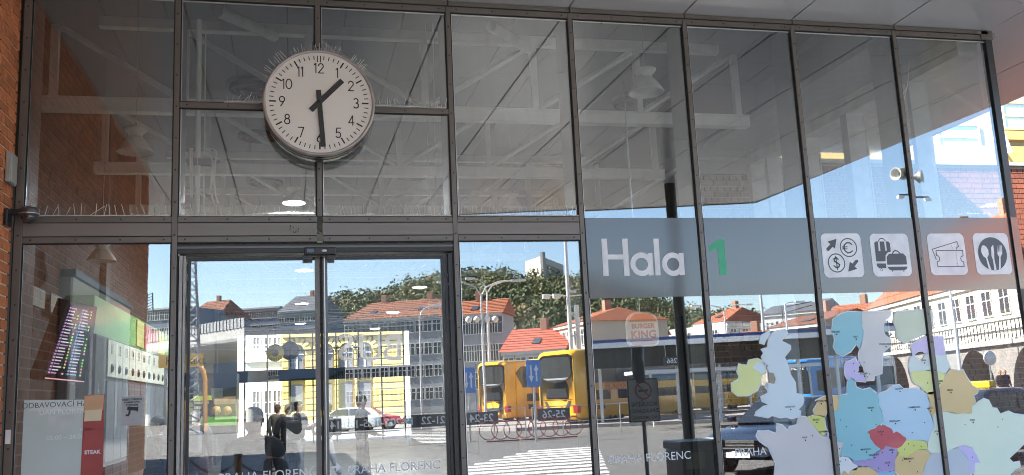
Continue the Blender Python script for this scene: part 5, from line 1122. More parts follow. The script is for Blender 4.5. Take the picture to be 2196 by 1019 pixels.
# blue bus
p = mir(1700, 880, 44); t = thing('city_bus', 'blue city bus with a lit dot display mirrored behind the map of Britain', 'bus', (p.x, p.y, 0), radians(-30))
BLU = mat('bus blue', (.03,.22,.55), .25, 0, .03, coat=.8)
m = MB(); loft(m, [(0,1.15,.4,2.95,.2),(.15,1.25,.35,3.1,.2),(11.8,1.25,.35,3.1,.2),(12,1.15,.4,2.95,.2)]); part('body', m, BLU, t, True)
m = MB(); m.box((-.04,-1.1,1.1),(.02,1.1,2.4)); part('rear_window', m, BUSG, t, True)
m = MB(); m.box((-.045,-1.0,2.45),(.0,1.0,2.85)); o = part('display', m, BLACK, t, True)
m = MB()
for r in range(5):
    for c in range(22):
        if random.random() < .6: m.box((-.05,-.92+.083*c,2.5+.06*r),(-.046,-.87+.083*c,2.53+.06*r))
q = link('display_dots', m.mesh('display_dots', mat('display dots', (.85,.85,.7), .5, emit=.25)), o); q['kind'] = 'stuff'
for s in (-1, 1):
    m = MB(); m.box((.8,s*1.23,1.2),(11.5,s*1.262,2.4)); part('side_window', m, BUSG, t, True)
    for x in (2.6, 9.2): wheel(t, x, s*1.1, .48, .3)
# cars
p = mir(1565, 960, 8.2); car('shiny dark blue car facing the hall, mirrored left of the map', 'car', (10.2, -11.2, 0), radians(148), (.012,.016,.035), metal=.5)
tx = car('dark taxi with a yellow roof sign mirrored at the right edge', 'taxi', (at(2110,828,9.9).x-.25, -9.9, 0), radians(170), (.015,.02,.035), metal=.5)
m = MB(); m.bbox((-.35,-.28,1.45),(-.15,.28,1.60),.04); part('roof_sign', m, mat('taxi yellow', (.80,.55,.02), .35, emit=.02), tx, True)
car('silver estate car parked in the street seen through the right door', 'car', (at(735,868,47).x, 47, 0), radians(172), (.28,.30,.31), est=True)
car('red car parked behind the silver car in the street beyond the hall', 'car', (at(785,868,50).x, 50.5, 0), radians(4), (.22,.02,.02))
# ================================================================ the square mirrored in the glass
MARK = mat('worn road paint', (.58,.57,.54), .7, 0, .10, 3)
zc = link('zebra_crossing', None, None, kind='structure')
yy = 11.6; k = 0
while yy < 22.5:
    f = (yy-11.6)/11.0
    xl = 2.9+2.6*f+max(0, (yy-17))*.38; xr = 6.2+3.4*f+.15
    m = MB(); m.add([(xl,-yy,.008),(xr,-yy-.12,.008),(xr+.15,-yy-.70,.008),(xl+.15,-yy-.58,.008)], [(0,3,2,1)]); part('stripe', m, MARK, zc); yy += 1.0; k += 1
z2 = link('zebra_crossing', None, None, kind='structure')
for k in range(8):
    a = gnd(905-6*k, 947-3.1*k); b = gnd(985-2*k, 948-3.2*k); m = MB(); m.add([(a.x,a.y,.008),(b.x,b.y,.008),(b.x+.1,b.y-.55,.008),(a.x+.1,a.y-.55,.008)], [(0,3,2,1)]); part('stripe', m, MARK, z2)
KERB = mat('kerb stone', (.26,.25,.24), .8, 0, .1, 3)
a, b, c, d = gnd(1112,921), gnd(1268,914), gnd(1700,897), gnd(2250,880)
isl = link('platform', None, None, kind='structure')
m = MB(); pts = [(a.x,a.y),(b.x,b.y),(c.x,c.y),(d.x+6,d.y),(d.x+6,d.y-45),(a.x-3,a.y-45)]; m.prism(pts, .16); part('paving', m, mat('platform paving', (.30,.27,.255), .8, 0, .08, 1), isl)
path = [Vector((a.x-3,a.y-8,0)), a, b, c, d]
for p, q in zip(path[:-1], path[1:]):
    n = max(1, int((q-p).length/1.0)); dr = (q-p)/n; nn = Vector((-dr.y, dr.x, 0)).normalized()*.2
    if nn.y < 0: nn = -nn
    for k in range(min(n, 40)):
        u = p+dr*(k+.01); v = p+dr*(k+.99); m = MB(); m.prism([(u.x,u.y),(v.x,v.y),(v.x+nn.x,v.y+nn.y),(u.x+nn.x,u.y+nn.y)], .17); part('kerb_stone', m, KERB, isl)
# railings with platform numbers
def railing(pa, pb, label, numbers):
    A_ = Vector((pa.x,pa.y,0)); B_ = Vector((pb.x,pb.y,0)); L_ = (B_-A_).length; rz = atan2((B_-A_).y, (B_-A_).x)
    t = thing('railing', label, 'railing', A_, rz, 'platform railings')
    n = max(2, int(L_/1.6)); 
    for k in range(n+1): m = MB(); m.tube([(L_*k/n,0,0),(L_*k/n,0,1.25)], .025, 6); part('post', m, STEEL, t, True)
    for z in (1.24, .60): m = MB(); m.tube([(0,0,z),(L_,0,z)], .022, 6); part('rail', m, STEEL, t, True)
    for f, tx_ in numbers:
        x = L_*f; m = MB(); m.box((x-.68,.03,.68),(x+.68,.06,1.17)); o = part('number_panel', m, mat('number panel', (.035,.033,.035), .5), t, True)
        q = place(text_mb(tx_, .42, .008), Matrix.Translation((x,.064,.92)) @ BACK); link('lettering', q.mesh('lettering', WHITE), o)
railing(mir(690,800,31), mir(965,800,31), 'long steel platform railing with panels 13-14 to 21-22 mirrored in the right door', [(.16,'13-14'),(.30,'15-16'),(.46,'17-18'),(.62,'19-20'),(.86,'21-22')])
railing(mir(985,800,30), mir(1120,800,30), 'steel railing with panel 23-24 mirrored before the farther coach', [(.30,'23-24')])
railing(mir(1135,800,30), mir(1262,800,30), 'steel railing with panel 25-26 mirrored before the nearer coach', [(.35,'25-26')])
railing(mir(1272,800,30), mir(1380,800,31), 'steel railing without panel mirrored left of the no smoking sign', [])
# red bicycle hoops
t = thing('bicycle_rack', 'row of red bicycle hoops mirrored before the yellow coaches', 'bicycle rack', (mir(1135,800,28.6).x,-28.6,0))
REDS = mat('red steel hoop', (.26,.015,.02), .35)
for k in range(8):
    p = mir(1040+26*k, 800, 28.6); m = MB(); m.tube([(p.x+.36*cos(pi*2*j/18), p.y, .48+.36*sin(pi*2*j/18)) for j in range(19)], .02, 6); part('hoop', m, REDS, t)
p0, p1 = mir(1035,800,28.6), mir(1228,800,28.6); m = MB(); m.tube([(p0.x,p0.y,.06),(p1.x,p1.y,.06)], .03, 6); part('base_rail', m, REDS, t)
# blue signs on posts
for (px, py, pyb, y, lb) in ((1141,798,925,27,'blue two-arrow road sign on a post mirrored before the coaches'),(1002,813,920,30,'blue two-arrow road sign on a post mirrored right of the doors')):
    q = mir(px, py, y); t = thing('road_sign', lb, 'road sign', (q.x, q.y, 0))
    m = MB(); m.tube([(q.x,q.y,0),(q.x,q.y,q.z+.5)], .045, 8); part('post', m, STEEL, t)
    m = MB(); m.bbox((q.x-.27,q.y+.05,q.z-.5),(q.x+.27,q.y+.075,q.z+.5),.008); part('plate', m, mat('sign blue', (.02,.20,.60), .4), t)
    m = MB()
    for s, dx in ((1,-.1),(-1,.1)):
        pts = [(-.03,-.3),(.03,-.3),(.03,.1),(.09,.1),(0,.33),(-.09,.1),(-.03,.1)]; pts = [(a+dx, b*s) for a, b in pts]
        mm_ = MB(); mm_.prism(pts, .004); m.add(mm_.v, mm_.f)
    place(m, Matrix.Translation((q.x,q.y+.077,q.z)) @ BACK); part('arrow', m, WHITE, t)
# no smoking post under the canopy
q = Vector((mir(1378,850,3.4).x,-3.4,0)); t = thing('no_smoking_sign', 'no smoking sign on a black ashtray post mirrored below the hanging sign', 'sign', q)
def sgz(py): return at(1378, py, 3.4).z
z0_, z1_ = sgz(904), sgz(810); zc_s = (z0_+z1_)/2; hw = .19; sc_ = (z1_-z0_)/.46
m = MB(); m.tube([(q.x,q.y,0),(q.x,q.y,z1_)], .024, 8); part('post', m, BLACK, t)
m = MB(); m.lathe([(.001,z1_-.05),(.075,z1_-.05),(.075,sgz(742)),(.06,sgz(740)),(.001,sgz(740))], 20, 0, Matrix.Translation((q.x-.02,q.y,0))); part('ash_cylinder', m, mat('black enamel', (.015,.015,.017), .25), t)
m = MB(); m.bbox((q.x-hw,q.y+.025,z0_),(q.x+hw,q.y+.045,z1_),.01); part('plate', m, mat('dark plate edge', (.05,.05,.045), .4), t)
m = MB(); m.box((q.x-hw+.016,q.y+.045,z0_+.016),(q.x+hw-.016,q.y+.048,z1_-.016)); part('face', m, mat('aged sign face', (.50,.49,.44), .5, 0, .12, 6), t)
def zz_(f): return z0_+(z1_-z0_)*f
rg = ring_mb(.105, .085, 32, 0, 0, 0); m = MB(); m.add([(a,0,b) for a,_,b in rg.v], rg.f)
for qd in stroke([(-.066,.066),(.066,-.066)], .018): m.add([(a,0,b) for a,b in qd],[(0,1,2,3)])
m.v = [(a+q.x,q.y+.052,b+zz_(.72)) for a,_,b in m.v]; part('prohibition_ring', m, mat('sign red paint', (.40,.02,.02), .5), t)
m = MB(); m.box((q.x-.06,q.y+.048,zz_(.72)-.014),(q.x+.056,q.y+.050,zz_(.72)+.01)); part('cigarette', m, INK, t)
for body, f, s_ in (('KOUŘENÍ', .40, .072), ('ZAKÁZÁNO', .25, .064), ('NO SMOKING', .10, .048)):
    part('lettering', place(text_mb(body, s_, .001), Matrix.Translation((q.x, q.y+.0495, zz_(f))) @ BACK), INK, t)
# litter bin
bx, bt = mir(1486, 940, 3.9).x, at(1486, 942, 3.9).z
t = thing('litter_bin', 'black square litter bin mirrored below the word Hala', 'litter bin', (bx,-3.9,0))
m = MB(); m.bbox((bx-.26,-4.16,.03),(bx+.26,-3.64,bt-.10),.02); part('body', m, mat('bin black', (.014,.014,.016), .35), t)
m = MB(); m.bbox((bx-.28,-4.18,bt-.10),(bx+.28,-3.62,bt),.02); part('lid', m, BLACK, t)
m = MB(); m.box((bx-.22,-3.639,bt-.32),(bx+.02,-3.63,bt-.13)); part('slot_plate', m, mat('olive plate', (.16,.15,.09), .4), t)
# chain bollards before the left door
t = thing('chain_barrier', 'wooden posts with a sagging chain mirrored low in the left door', 'barrier', gnd(510, 1040))
pts = [mir(x, 1010, 6.5) for x in (408, 510, 610)]
for p in pts[1:2]: 
    m = MB(); m.bbox((p.x-.05,p.y-.05,0),(p.x+.05,p.y+.05,mir(510,978,6.5).z),.012); part('post', m, mat('weathered wood', (.16,.12,.08), .8, 0, .2, 12), t)
    m = MB(); m.bbox((p.x-.055,p.y-.055,mir(510,978,6.5).z),(p.x+.055,p.y+.055,mir(510,975,6.5).z),.01); part('cap', m, BLACK, t)
m = MB()
for a, b in ((408,510),(510,612)):
    A_, B_ = mir(a, 990, 6.5), mir(b, 990, 6.5)
    for k in range(34):
        f = (k+.5)/34; p = A_.lerp(B_, f); p.z -= .16*(1-(2*f-1)**2); m.tube([p+Vector((-.022,0,.004)), p+Vector((0,0,.016)), p+Vector((.022,0,-.004)), p+Vector((0,0,-.016)), p+Vector((-.022,0,.004))], .005, 4)
o = part('chain', m, BLACK, t); o['kind'] = 'stuff'
# lamp posts and masts
LAMPG = mat('mast grey white', (.60,.61,.62), .35, .2, .05)
def mast(name, label, cat, pxb, pyt, y, r, arms=(), extras=None, group=None, pxt=None):
    q = mir(pxb, 800, y); top = at(pxb, pyt, y).z
    t = thing(name, label, cat, (q.x, q.y, 0), 0, group)
    m = MB(); m.tube([(q.x,q.y,0),(q.x,q.y,top*.5),(q.x,q.y,top)], [r,r*.85,r*.6], 12); part('pole', m, LAMPG, t)
    for dx, dz in arms:
        m = MB(); m.tube([(q.x,q.y,top-.1),(q.x+dx*.15,q.y,top+dz*.55),(q.x+dx*.5,q.y,top+dz*.92),(q.x+dx,q.y,top+dz)], r*.5, 8); o = part('arm', m, LAMPG, t)
        m = MB(); m.bbox((q.x+dx-.35,q.y-.15,top+dz-.09),(q.x+dx+.35,q.y+.15,top+dz+.05),.04); part('lamp_head', m, LAMPG, t)
    return t, q, top
t, q, top = mast('street_lamp', 'double street lamp with curved arms mirrored left of the coaches', 'street lamp', 1036, 628, 52, .10, ((-2.4,.9),(2.4,.9)), group='street lamps of the square')
m = MB(); [m.sphere((q.x+s*.45,q.y,at(1036,682,52).z), .22, 10) for s in (-2,-.8,.8,2)]; part('floodlight', m, WHITE, t)
mast('street_lamp', 'second double street lamp standing just right of the first one', 'street lamp', 1049, 622, 58, .10, ((-1.2,1.0),(2.6,.8)), group='street lamps of the square')
t, q, top = mast('signal_mast', 'thick pale twin mast mirrored behind the nearer coach', 'mast', 1226, 505, 50, .17)
m = MB(); m.tube([(q.x+.55,q.y,0),(q.x+.5,q.y,top*.62)], .15, 10); part('second_pole', m, LAMPG, t)
for k in range(3):
    z = top*(.45+.12*k); m = MB(); m.box((q.x-.05,q.y-.06,z),(q.x+.55,q.y+.06,z+.12)); part('tie', m, LAMPG, t)
for s in (-1.5, -.8, 1.6, 2.2):
    z = at(1226,632,50).z; m = MB(); m.bbox((q.x+s-.25,q.y-.15,z-.14),(q.x+s+.25,q.y+.15,z+.14),.05); m.tube([(q.x,q.y,z),(q.x+s,q.y,z+.1)], .04, 6); part('floodlight', m, WHITE, t)
mast('flag_mast', 'tall thin pale mast mirrored above the map of Britain', 'mast', 1643, 545, 40, .10)
mast('street_lamp', 'pale street lamp post mirrored right of the thin mast', 'street lamp', 1694, 648, 46, .09, ((1.0,.1),), group='street lamps of the square')
mast('street_lamp', 'pale street lamp post mirrored before the large cream building', 'street lamp', 2062, 600, 36, .10, ((-1.3,.4),(1.3,.4)), group='street lamps of the square')
mast('street_lamp', 'street lamp with curved arms mirrored above the map of Ireland', 'street lamp', 1560, 662, 70, .10, ((-2.5,.5),(2.5,.5)), group='street lamps of the square')
mast('street_lamp', 'slender street lamp mirrored in the right sliding door', 'street lamp', 905, 672, 50, .08, ((2.0,.7),(1.2,.5)), group='street lamps of the square')
t, q, top = mast('speaker_mast', 'white mast with round horn loudspeakers mirrored in the right hand bay', 'mast', 2002, 235, 24, .14)
zl = at(1985,378,24).z; xl = at(1985,378,24).x-q.x
# slightly offset column section follows the mast; horns point left and right
for dx, rz_, in ((-.55, 40), (-1.0, 70), (.55, -40), (.30, -75)):
    m = MB(); m.lathe([(.03,-.42),(.07,-.36),(.08,-.18),(.09,-.02),(.15,.10),(.24,.20),(.255,.20),(.16,.09)], 20, 0, Matrix.Translation((q.x+dx*.55,q.y+.1,zl)) @ Matrix.Rotation(radians(rz_),4,'Z') @ Matrix.Rotation(-pi/2,4,'X')); part('horn_speaker', m, mat('horn grey', (.50,.49,.45), .45), t)
    m = MB(); m.tube([(q.x,q.y,zl),(q.x+dx*.55,q.y+.1,zl)], .035, 6); part('bracket', m, STEEL, t)
z3 = at(1992,420,24).z; m = MB(); m.box((q.x-.55,q.y-.02,z3-.03),(q.x+.8,q.y+.03,z3+.03)); part('cross_arm', m, BLACK, t)
for s in (-.5, .75): m = MB(); m.bbox((q.x+s-.14,q.y-.05,z3-.16),(q.x+s+.12,q.y+.08,z3-.03),.02); part('camera', m, WHITE, t)
# catenary portal
q1, q2 = mir(1690, 800, 95), mir(1752, 800, 95); t = thing('line_mast', 'dark lattice railway mast with a boom mirrored above the map of Scotland', 'mast', (q1.x,q1.y,0)); zt_ = at(1690,652,95).z
DK = mat('dark lattice steel', (.07,.07,.075), .6)
m = MB(); [m.tube([(q1.x+a,q1.y,0),(q1.x+a*.7,q1.y,zt_)], .07, 5) for a in (-.35,.35)]
for k in range(16): z = zt_*k/16; m.tube([(q1.x-.33,q1.y,z),(q1.x+.33,q1.y,z+zt_/16)], .035, 4)
part('lattice', m, DK, t)
m = MB(); [m.tube([(q1.x,q1.y,zt_-.2-dz),(q2.x,q2.y,zt_+.4-dz*.6)], .06, 5) for dz in (0,.7)]; part('boom', m, DK, t)
t = thing('lattice_tower', 'grey lattice tower mirrored at the left edge of the left door', 'tower', mir(408, 800, 60)); q = mir(408, 800, 60); zt_ = at(408, 540, 60).z; t.location.z = 0
m = MB(); c4 = [(-1,-1),(1,-1),(1,1),(-1,1)]
def leg(i, z): f = 1.0-.75*z/zt_; return Vector((q.x+c4[i][0]*f*.8, q.y+c4[i][1]*f*.8, z))
for i in range(4): m.tube([leg(i, 0), leg(i, zt_)], .07, 5)
for k in range(14):
    for i in range(4): m.tube([leg(i, zt_*k/14), leg((i+1) % 4, zt_*(k+1)/14)], .04, 4); m.tube([leg(i, zt_*k/14), leg((i+1) % 4, zt_*k/14)], .035, 4)
o = part('lattice', m, mat('pale lattice steel', (.28,.29,.31), .5, .2), t)
m = MB(); m.box((q.x-.9,q.y-.5,zt_-.3),(q.x+.9,q.y+.5,zt_)); part('platform_head', m, STEEL, t)

# ================================================================ buildings round the square (all mirrored)
PANEW = mat('dark pane', (.06,.065,.075), .08, 0, .2, .3); FRW = mat('white window frame', (.66,.66,.64), .5)
ROOFM = {}
def bld(name, label, cat, pxA, yA, pxB, yB, pz, rows, cols, wallm, roofm=None, rh=3.0, depth=12, win=(1.1,1.6), z0=2.2, dz=3.3, hip=.0, top=None, side=True, frame=FRW, seams=True):
    """A..B: the front, left to right as mirrored; pz: pixel height of the eaves above A"""
    A_, B_ = mir(pxA, 800, yA), mir(pxB, 800, yB); h = at(pxA, pz, yA).z if top is None else top
    L_ = ((B_.x-A_.x)**2+(B_.y-A_.y)**2)**.5; rz = atan2(B_.y-A_.y, B_.x-A_.x)
    t = thing(name, label, cat, (A_.x, A_.y, 0), rz)
    m = MB(); m.box((0,-depth,0),(L_,0,h)); part('wall', m, wallm, t, True)
    m = MB(); m.box((-.12,-.0,h-.35),(L_+.12,.22,h)); part('cornice', m, mat('pale cornice', (.62,.60,.55), .7), t, True)
    w, hh = win
    qf = MB(); f = .09
    qf.box((-w/2-f,0,-f),(-w/2,.07,hh+f)); qf.box((w/2,0,-f),(w/2+f,.07,hh+f)); qf.box((-w/2,0,hh),(w/2,.07,hh+f)); qf.box((-w/2,0,-f),(w/2,.12,0)); qf.box((-.05,.01,0),(.05,.065,hh)); qf.box((-w/2,.01,hh*.62),(w/2,.065,hh*.62+.08))
    fm = qf.mesh('window', frame); qp = MB(); qp.box((-w/2,.005,0),(w/2,.03,hh)); pm = qp.mesh('pane', PANEW)
    for r in range(rows):
        z = h-dz*(r+1)+.9
        if z < .3: continue
        for c in range(cols):
            o = link('window', fm, t); o.location = (L_*(c+.5)/cols, 0, z); link('pane', pm, o)
    if side:
        for r in range(rows):
            z = h-dz*(r+1)+.9
            if z < .3: continue
            for c in range(3):
                o = link('window', fm, t); o.location = (0, -depth*(c+.5)/3, z); o.rotation_euler = (0,0,pi/2); link('pane', pm, o)
    if roofm:
        e = .35; m = MB(); d2 = depth/2
        vs = [(-e,e,h),(L_+e,e,h),(L_+e,-depth-e,h),(-e,-depth-e,h),(hip*L_/2-e*(hip == 0),-d2,h+rh),(L_-hip*L_/2+e*(hip == 0),-d2,h+rh)]
        m.add(vs, [(0,1,5,4),(2,3,4,5),(0,4,3),(1,2,5),(3,2,1,0)]); o = part('roof', m, roofm, t, True)
        if seams:      # tile courses
            q = MB(); n = 9
            for k in range(1, n):
                f = k/n; y = e+( -d2-e)*f; z = h+rh*f; x0 = -e+(vs[4][0]+e)*f; x1 = L_+e+(vs[5][0]-L_-e)*f; q.box((x0,y-.03,z+.0),(x1,y+.05,z+.05))
            link('tile_course', q.mesh('tile_course', roofm), o)
            q = MB()
            for k in range(max(1, int(L_/7))):
                x = L_*(k+.5)/max(1, int(L_/7)); q.bbox((x-.4,-d2-.4,h+rh*.7),(x+.4,-d2+.4,h+rh+1.1),.05)
            link('chimney', q.mesh('chimney', mat('chimney brick', (.35,.2,.14), .9)), o)
            for k in range(max(1, int(L_/6))):
                x = L_*(k+.5)/max(1, int(L_/6)); f = .38; y = e+(-d2-e)*f; z = h+rh*f; an = atan2(rh, d2+e)
                q = MB(); q.box((-.45,-.6,.02),(.45,.6,.12)); place(q, Matrix.Translation((x,y,z)) @ Matrix.Rotation(-an,4,'X')); link('skylight', q.mesh('skylight', PANEW), o)
    return t, L_, h, A_
GREYW = mat('grey render', (.36,.37,.38), .8, 0, .06, .4); ORANGE = mat('orange tile roof', (.34,.115,.058), .8, 0, .12, 1.5, .3, 8); BROWNR = mat('brown tile roof', (.22,.09,.055), .85, 0, .15, 1.5, .3, 8); REDR = mat('red tile roof', (.42,.10,.06), .8, 0, .10, 1.2, .3, 8); PINKR = mat('pinkish red roof', (.46,.11,.09), .8, 0, .08, 1.5, .3, 8)
CREW = mat('cream render far', (.52,.47,.38), .8, 0, .05, .4); WHW = mat('white render far', (.48,.48,.48), .8, 0, .05, .4)
bld('apartment_house', 'long grey house with a brown tiled roof mirrored in the right sliding door', 'house', 742, 135, 952, 128, 684, 5, 11, GREYW, BROWNR, 3.2, 14, hip=.22)
bld('apartment_house', 'tall grey house with an orange roof mirrored left of the coaches', 'house', 956, 104, 1078, 101, 674, 6, 7, GREYW, ORANGE, 2.0, 7, side=False, win=(1.2,1.9))
bld('red_roof_house', 'low cream house with a broad red tiled roof and skylights mirrored above the coaches', 'house', 1077, 94, 1210, 90, 752, 1, 5, CREW, REDR, 2.7, 9, dz=3.2)
bld('cream_house', 'cream house front with pilasters mirrored right of the twin mast', 'house', 1190, 95, 1262, 86, 700, 3, 5, CREW, ORANGE, 1.6, 10, hip=.3)
bld('railway_house', 'cream house with a pinkish red roof mirrored below the word Hala', 'house', 1266, 100, 1436, 96, 713, 2, 9, CREW, PINKR, 1.7, 12, hip=.12)
bld('white_house', 'white house with an orange hipped roof mirrored right of the black column', 'house', 1500, 125, 1560, 120, 692, 4, 4, WHW, ORANGE, 2.4, 12, hip=.5)
bld('white_house', 'white windowless-gabled house mirrored above the map of Ireland', 'house', 1563, 115, 1640, 118, 690, 2, 3, WHW, None, depth=14)
bld('orange_roof_house', 'low house with a bright orange roof mirrored above the map of Ireland', 'house', 1540, 88, 1640, 84, 738, 1, 5, CREW, ORANGE, 1.6, 10, hip=.4)
bld('long_house', 'long pale house with a dark flat attic mirrored above the map of Scotland', 'house', 1642, 110, 1770, 104, 672, 3, 12, mat('pale attic', (.55,.54,.52), .8), mat('dark roof sheet', (.10,.10,.11), .6), 1.6, 12, win=(1.0,1.2), seams=False)
bld('brown_house', 'brown brick station building mirrored behind the blue bus', 'building', 1660, 78, 1780, 72, 700, 2, 7, mat('brown brick far', (.16,.12,.10), .9), BROWNR, 1.2, 10)
bld('orange_roof_house', 'house with an orange roof mirrored above the map of Norway', 'house', 1768, 98, 1890, 92, 690, 3, 8, CREW, ORANGE, 2.2, 12)
t, L_, h, A_ = bld('cream_building', 'large cream building with an orange roof mirrored at the right edge', 'building', 1884, 72, 2290, 40, 664, 3, 13, mat('bright cream render', (.56,.52,.43), .8, 0, .05, .4), ORANGE, 7, 16, win=(1.3,1.7), dz=3.4)
for r in range(2):
    m = MB(); m.box((0,.0,h-3.6-3.4*r),(L_,.18,h-3.4-3.4*r)); part('string_course', m, mat('pale cornice', (.62,.60,.55), .7), t, True)
# pilasters on the cream house
# viaduct with an arch below the cream building
A_, B_ = mir(1890, 800, 58), mir(2300, 800, 30); zt_ = at(2100, 745, 42).z; L_ = (B_-A_).length; rz = atan2((B_-A_).y, (B_-A_).x)
t = thing('railway_viaduct', 'grey stone viaduct with an arch and railing mirrored behind the taxi', 'viaduct', (A_.x,A_.y,0), rz)
STN = mat('grey stone', (.24,.225,.21), .85, 0, .12, 1.5, .3, 10)
m = MB(); nA = 4; bay = L_/nA; r_ = bay*.36; base = .0
for k in range(nA):
    x0 = bay*k; xc = x0+bay/2; n = 14; spring = max(.5, zt_-1.0-r_)
    arcp = [(xc-r_*cos(pi*i/n), spring+r_*sin(pi*i/n)) for i in range(n+1)]
    pts = [(x0,0),(x0,zt_),(x0+bay,zt_),(x0+bay,0),(xc+r_,0)]+list(reversed(arcp))+[(xc-r_,0)]
    q = MB(); q.add([(a,0,b) for a,b in pts]+[(a,-6,b) for a,b in pts], [tuple(range(len(pts))), tuple(reversed(range(len(pts),2*len(pts))))]+[(i,len(pts)+i,len(pts)+(i+1)%len(pts),(i+1)%len(pts)) for i in range(len(pts))]); part('arch', q, STN, t, True)
m = MB(); m.box((0,-6.2,zt_),(L_,.25,zt_+.3)); part('coping', m, mat('coping stone', (.34,.33,.31), .8), t, True)
m = MB()
for k in range(60): m.box((L_*k/60-.02,.08,zt_+.3),(L_*k/60+.02,.12,zt_+1.3))
m.box((0,.06,zt_+1.25),(L_,.14,zt_+1.33)); m.box((0,.07,zt_+.75),(L_,.13,zt_+.8)); part('railing', m, DK, t, True)
q = mir(2122, 765, 30); t = thing('round_road_sign', 'round white road sign on a post mirrored beside the viaduct arch', 'road sign', (q.x,q.y,0))
m = MB(); m.tube([(q.x,q.y,0),(q.x,q.y,q.z+.3)], .04, 8); part('post', m, STEEL, t)
m = MB(); m.lathe([(.001,.02),(.33,.02),(.33,0),(.001,0)], 28, 0, Matrix.Translation((q.x,q.y+.05,q.z)) @ Matrix.Rotation(-pi/2,4,'X')); part('disc', m, WHITE, t)
for k, px in enumerate((2146, 2157)):
    q = mir(px, 800, 34); person('person in dark blue seen from far off before the viaduct arch, %s of two' % ('left','right')[k], (q.x, q.y, .16), radians(180), (.03,.04,.07), (.03,.035,.05), (.35,.2,.1), hgt=1.72)
# platform roof
A_, B_ = mir(1262, 800, 38), mir(1930, 800, 33); za = at(1300, 742, 38).z; L_ = (B_-A_).length; rz = atan2((B_-A_).y, (B_-A_).x)
t = thing('platform_roof', 'long flat platform roof with a white edge mirrored below the word Hala', 'platform roof', (A_.x,A_.y,0), rz)
m = MB(); m.box((0,-4.5,za),(L_,0,za+.1)); part('roof_deck', m, mat('roof underside', (.06,.06,.062), .5), t, True)
m = MB(); m.box((-.1,.0,za-.06),(L_+.1,.12,za+.2)); part('white_edge', m, WHITE, t, True)
m = MB(); m.box((-.1,.02,za+.2),(L_+.1,.1,za+.36)); part('blue_edge', m, mat('edge blue', (.02,.05,.20), .4), t, True)
m = MB(); m.box((0,-1.2,za-1.05),(L_,-1.1,za-.02)); part('glass_skirt', m, mat('smoky glass', (.05,.05,.045), .1), t, True)
for k in range(8):
    x = .6+(L_-1.2)*k/7; m = MB(); m.tube([(x,-1.6,.16),(x,-1.6,za)], .09, 10); part('post', m, LAMPG, t, True)
    m = MB(); m.tube([(x,-1.6,za-.9),(x+.9,-1.6,za-.1)], .05, 8); part('strut', m, LAMPG, t, True)
q = mir(1442, 771, 36.5); pz = q.z; m = MB(); m.box((q.x-.42,q.y,pz-.22),(q.x+.42,q.y+.06,pz+.22)); t2 = thing('stand_number', 'small black plate with number 266 hanging from the platform roof', 'sign', (q.x,q.y,pz)); part('plate', m, BLACK, t2)
part('lettering', place(text_mb('266', .36, .004), Matrix.Translation((q.x,q.y+.065,pz)) @ BACK), WHITE, t2)
m = MB(); [m.tube([(q.x+s,q.y+.03,pz+.2),(q.x+s,q.y+.03,za+.0)], .015, 5) for s in (-.3,.3)]; part('hanger', m, STEEL, t2)
# white shelter
q = mir(1420, 850, 31); t = thing('bus_shelter', 'white glazed bus shelter mirrored right of the no smoking sign', 'bus shelter', (q.x,q.y,0))
zr = at(1420,797,31).z
m = MB(); m.box((q.x-.8,q.y-2.2,zr),(q.x+7.5,q.y+.4,zr+.14)); part('roof', m, WHITE, t)
for k in range(6): m = MB(); m.tube([(q.x-.4+1.5*k,q.y,.16),(q.x-.4+1.5*k,q.y,zr)], .05, 8); part('post', m, WHITE, t)
m = MB(); m.box((q.x-.4,q.y-1.9,.5),(q.x+7.1,q.y-1.88,zr-.1)); part('back_glass', m, GCLEAR, t)
m = MB(); m.box((q.x-.4,q.y-1.5,.55),(q.x+7.1,q.y-1.1,.62)); part('bench', m, mat('bench wood', (.25,.17,.1), .7), t)

# elevated road on the left and the skyline behind
A_, B_ = mir(120, 800, 128), mir(523, 800, 90); t = thing('flyover', 'pale rounded concrete flyover mirrored in the left bay and left door', 'flyover', (A_.x,A_.y,0), atan2(B_.y-A_.y, B_.x-A_.x)); L_ = (Vector((B_.x,B_.y))-Vector((A_.x,A_.y))).length
z1, z0 = at(450,716,96).z, at(450,772,96).z
CONC = mat('pale concrete', (.42,.42,.41), .8, 0, .10, .5)
prof = [(0,z1),(0,z1-1.0)]+[(-6+6*cos(radians(-a)), z1-1.0+(z0-z1+1.0)*sin(radians(a))) for a in range(10,180,14)]+[(-12,z1-1.0),(-12,z1)]
m = MB(); n = len(prof); m.add([(0,a,b) for a,b in prof]+[(L_,a,b) for a,b in prof], [(i,(i+1)%n,n+(i+1)%n,n+i) for i in range(n)]+[tuple(range(n)),tuple(reversed(range(n,2*n)))], 0, False); part('deck', m, CONC, t, True)
m = MB(); m.box((0,-.1,z1+.01),(L_,.05,z1+1.0)); part('parapet', m, mat('grey parapet', (.3,.31,.33), .7), t, True)
m = MB()
for k in range(70): m.box((L_*k/70-.05,.05,z1),(L_*k/70+.05,.12,z1+1.05))
part('parapet_ribs', m, CONC, t, True)
for k in range(4): m = MB(); m.tube([(L_*(k+.4)/4,-6,0),(L_*(k+.4)/4,-6,z0+.6)], [1.3,1.0], 16); part('pier', m, CONC, t, True)
BLUEG = mat('blue grey render', (.24,.27,.33), .8, 0, .06)
bld('apartment_block', 'blue grey apartment block mirrored in the left bay above the flyover', 'apartment block', 300, 190, 392, 185, 664, 5, 9, BLUEG, None, depth=14, side=False)
bld('apartment_block', 'low blue grey block mirrored at the left of the left door', 'apartment block', 396, 200, 470, 196, 684, 4, 7, BLUEG, BROWNR, 4, 12, hip=.3, side=False)
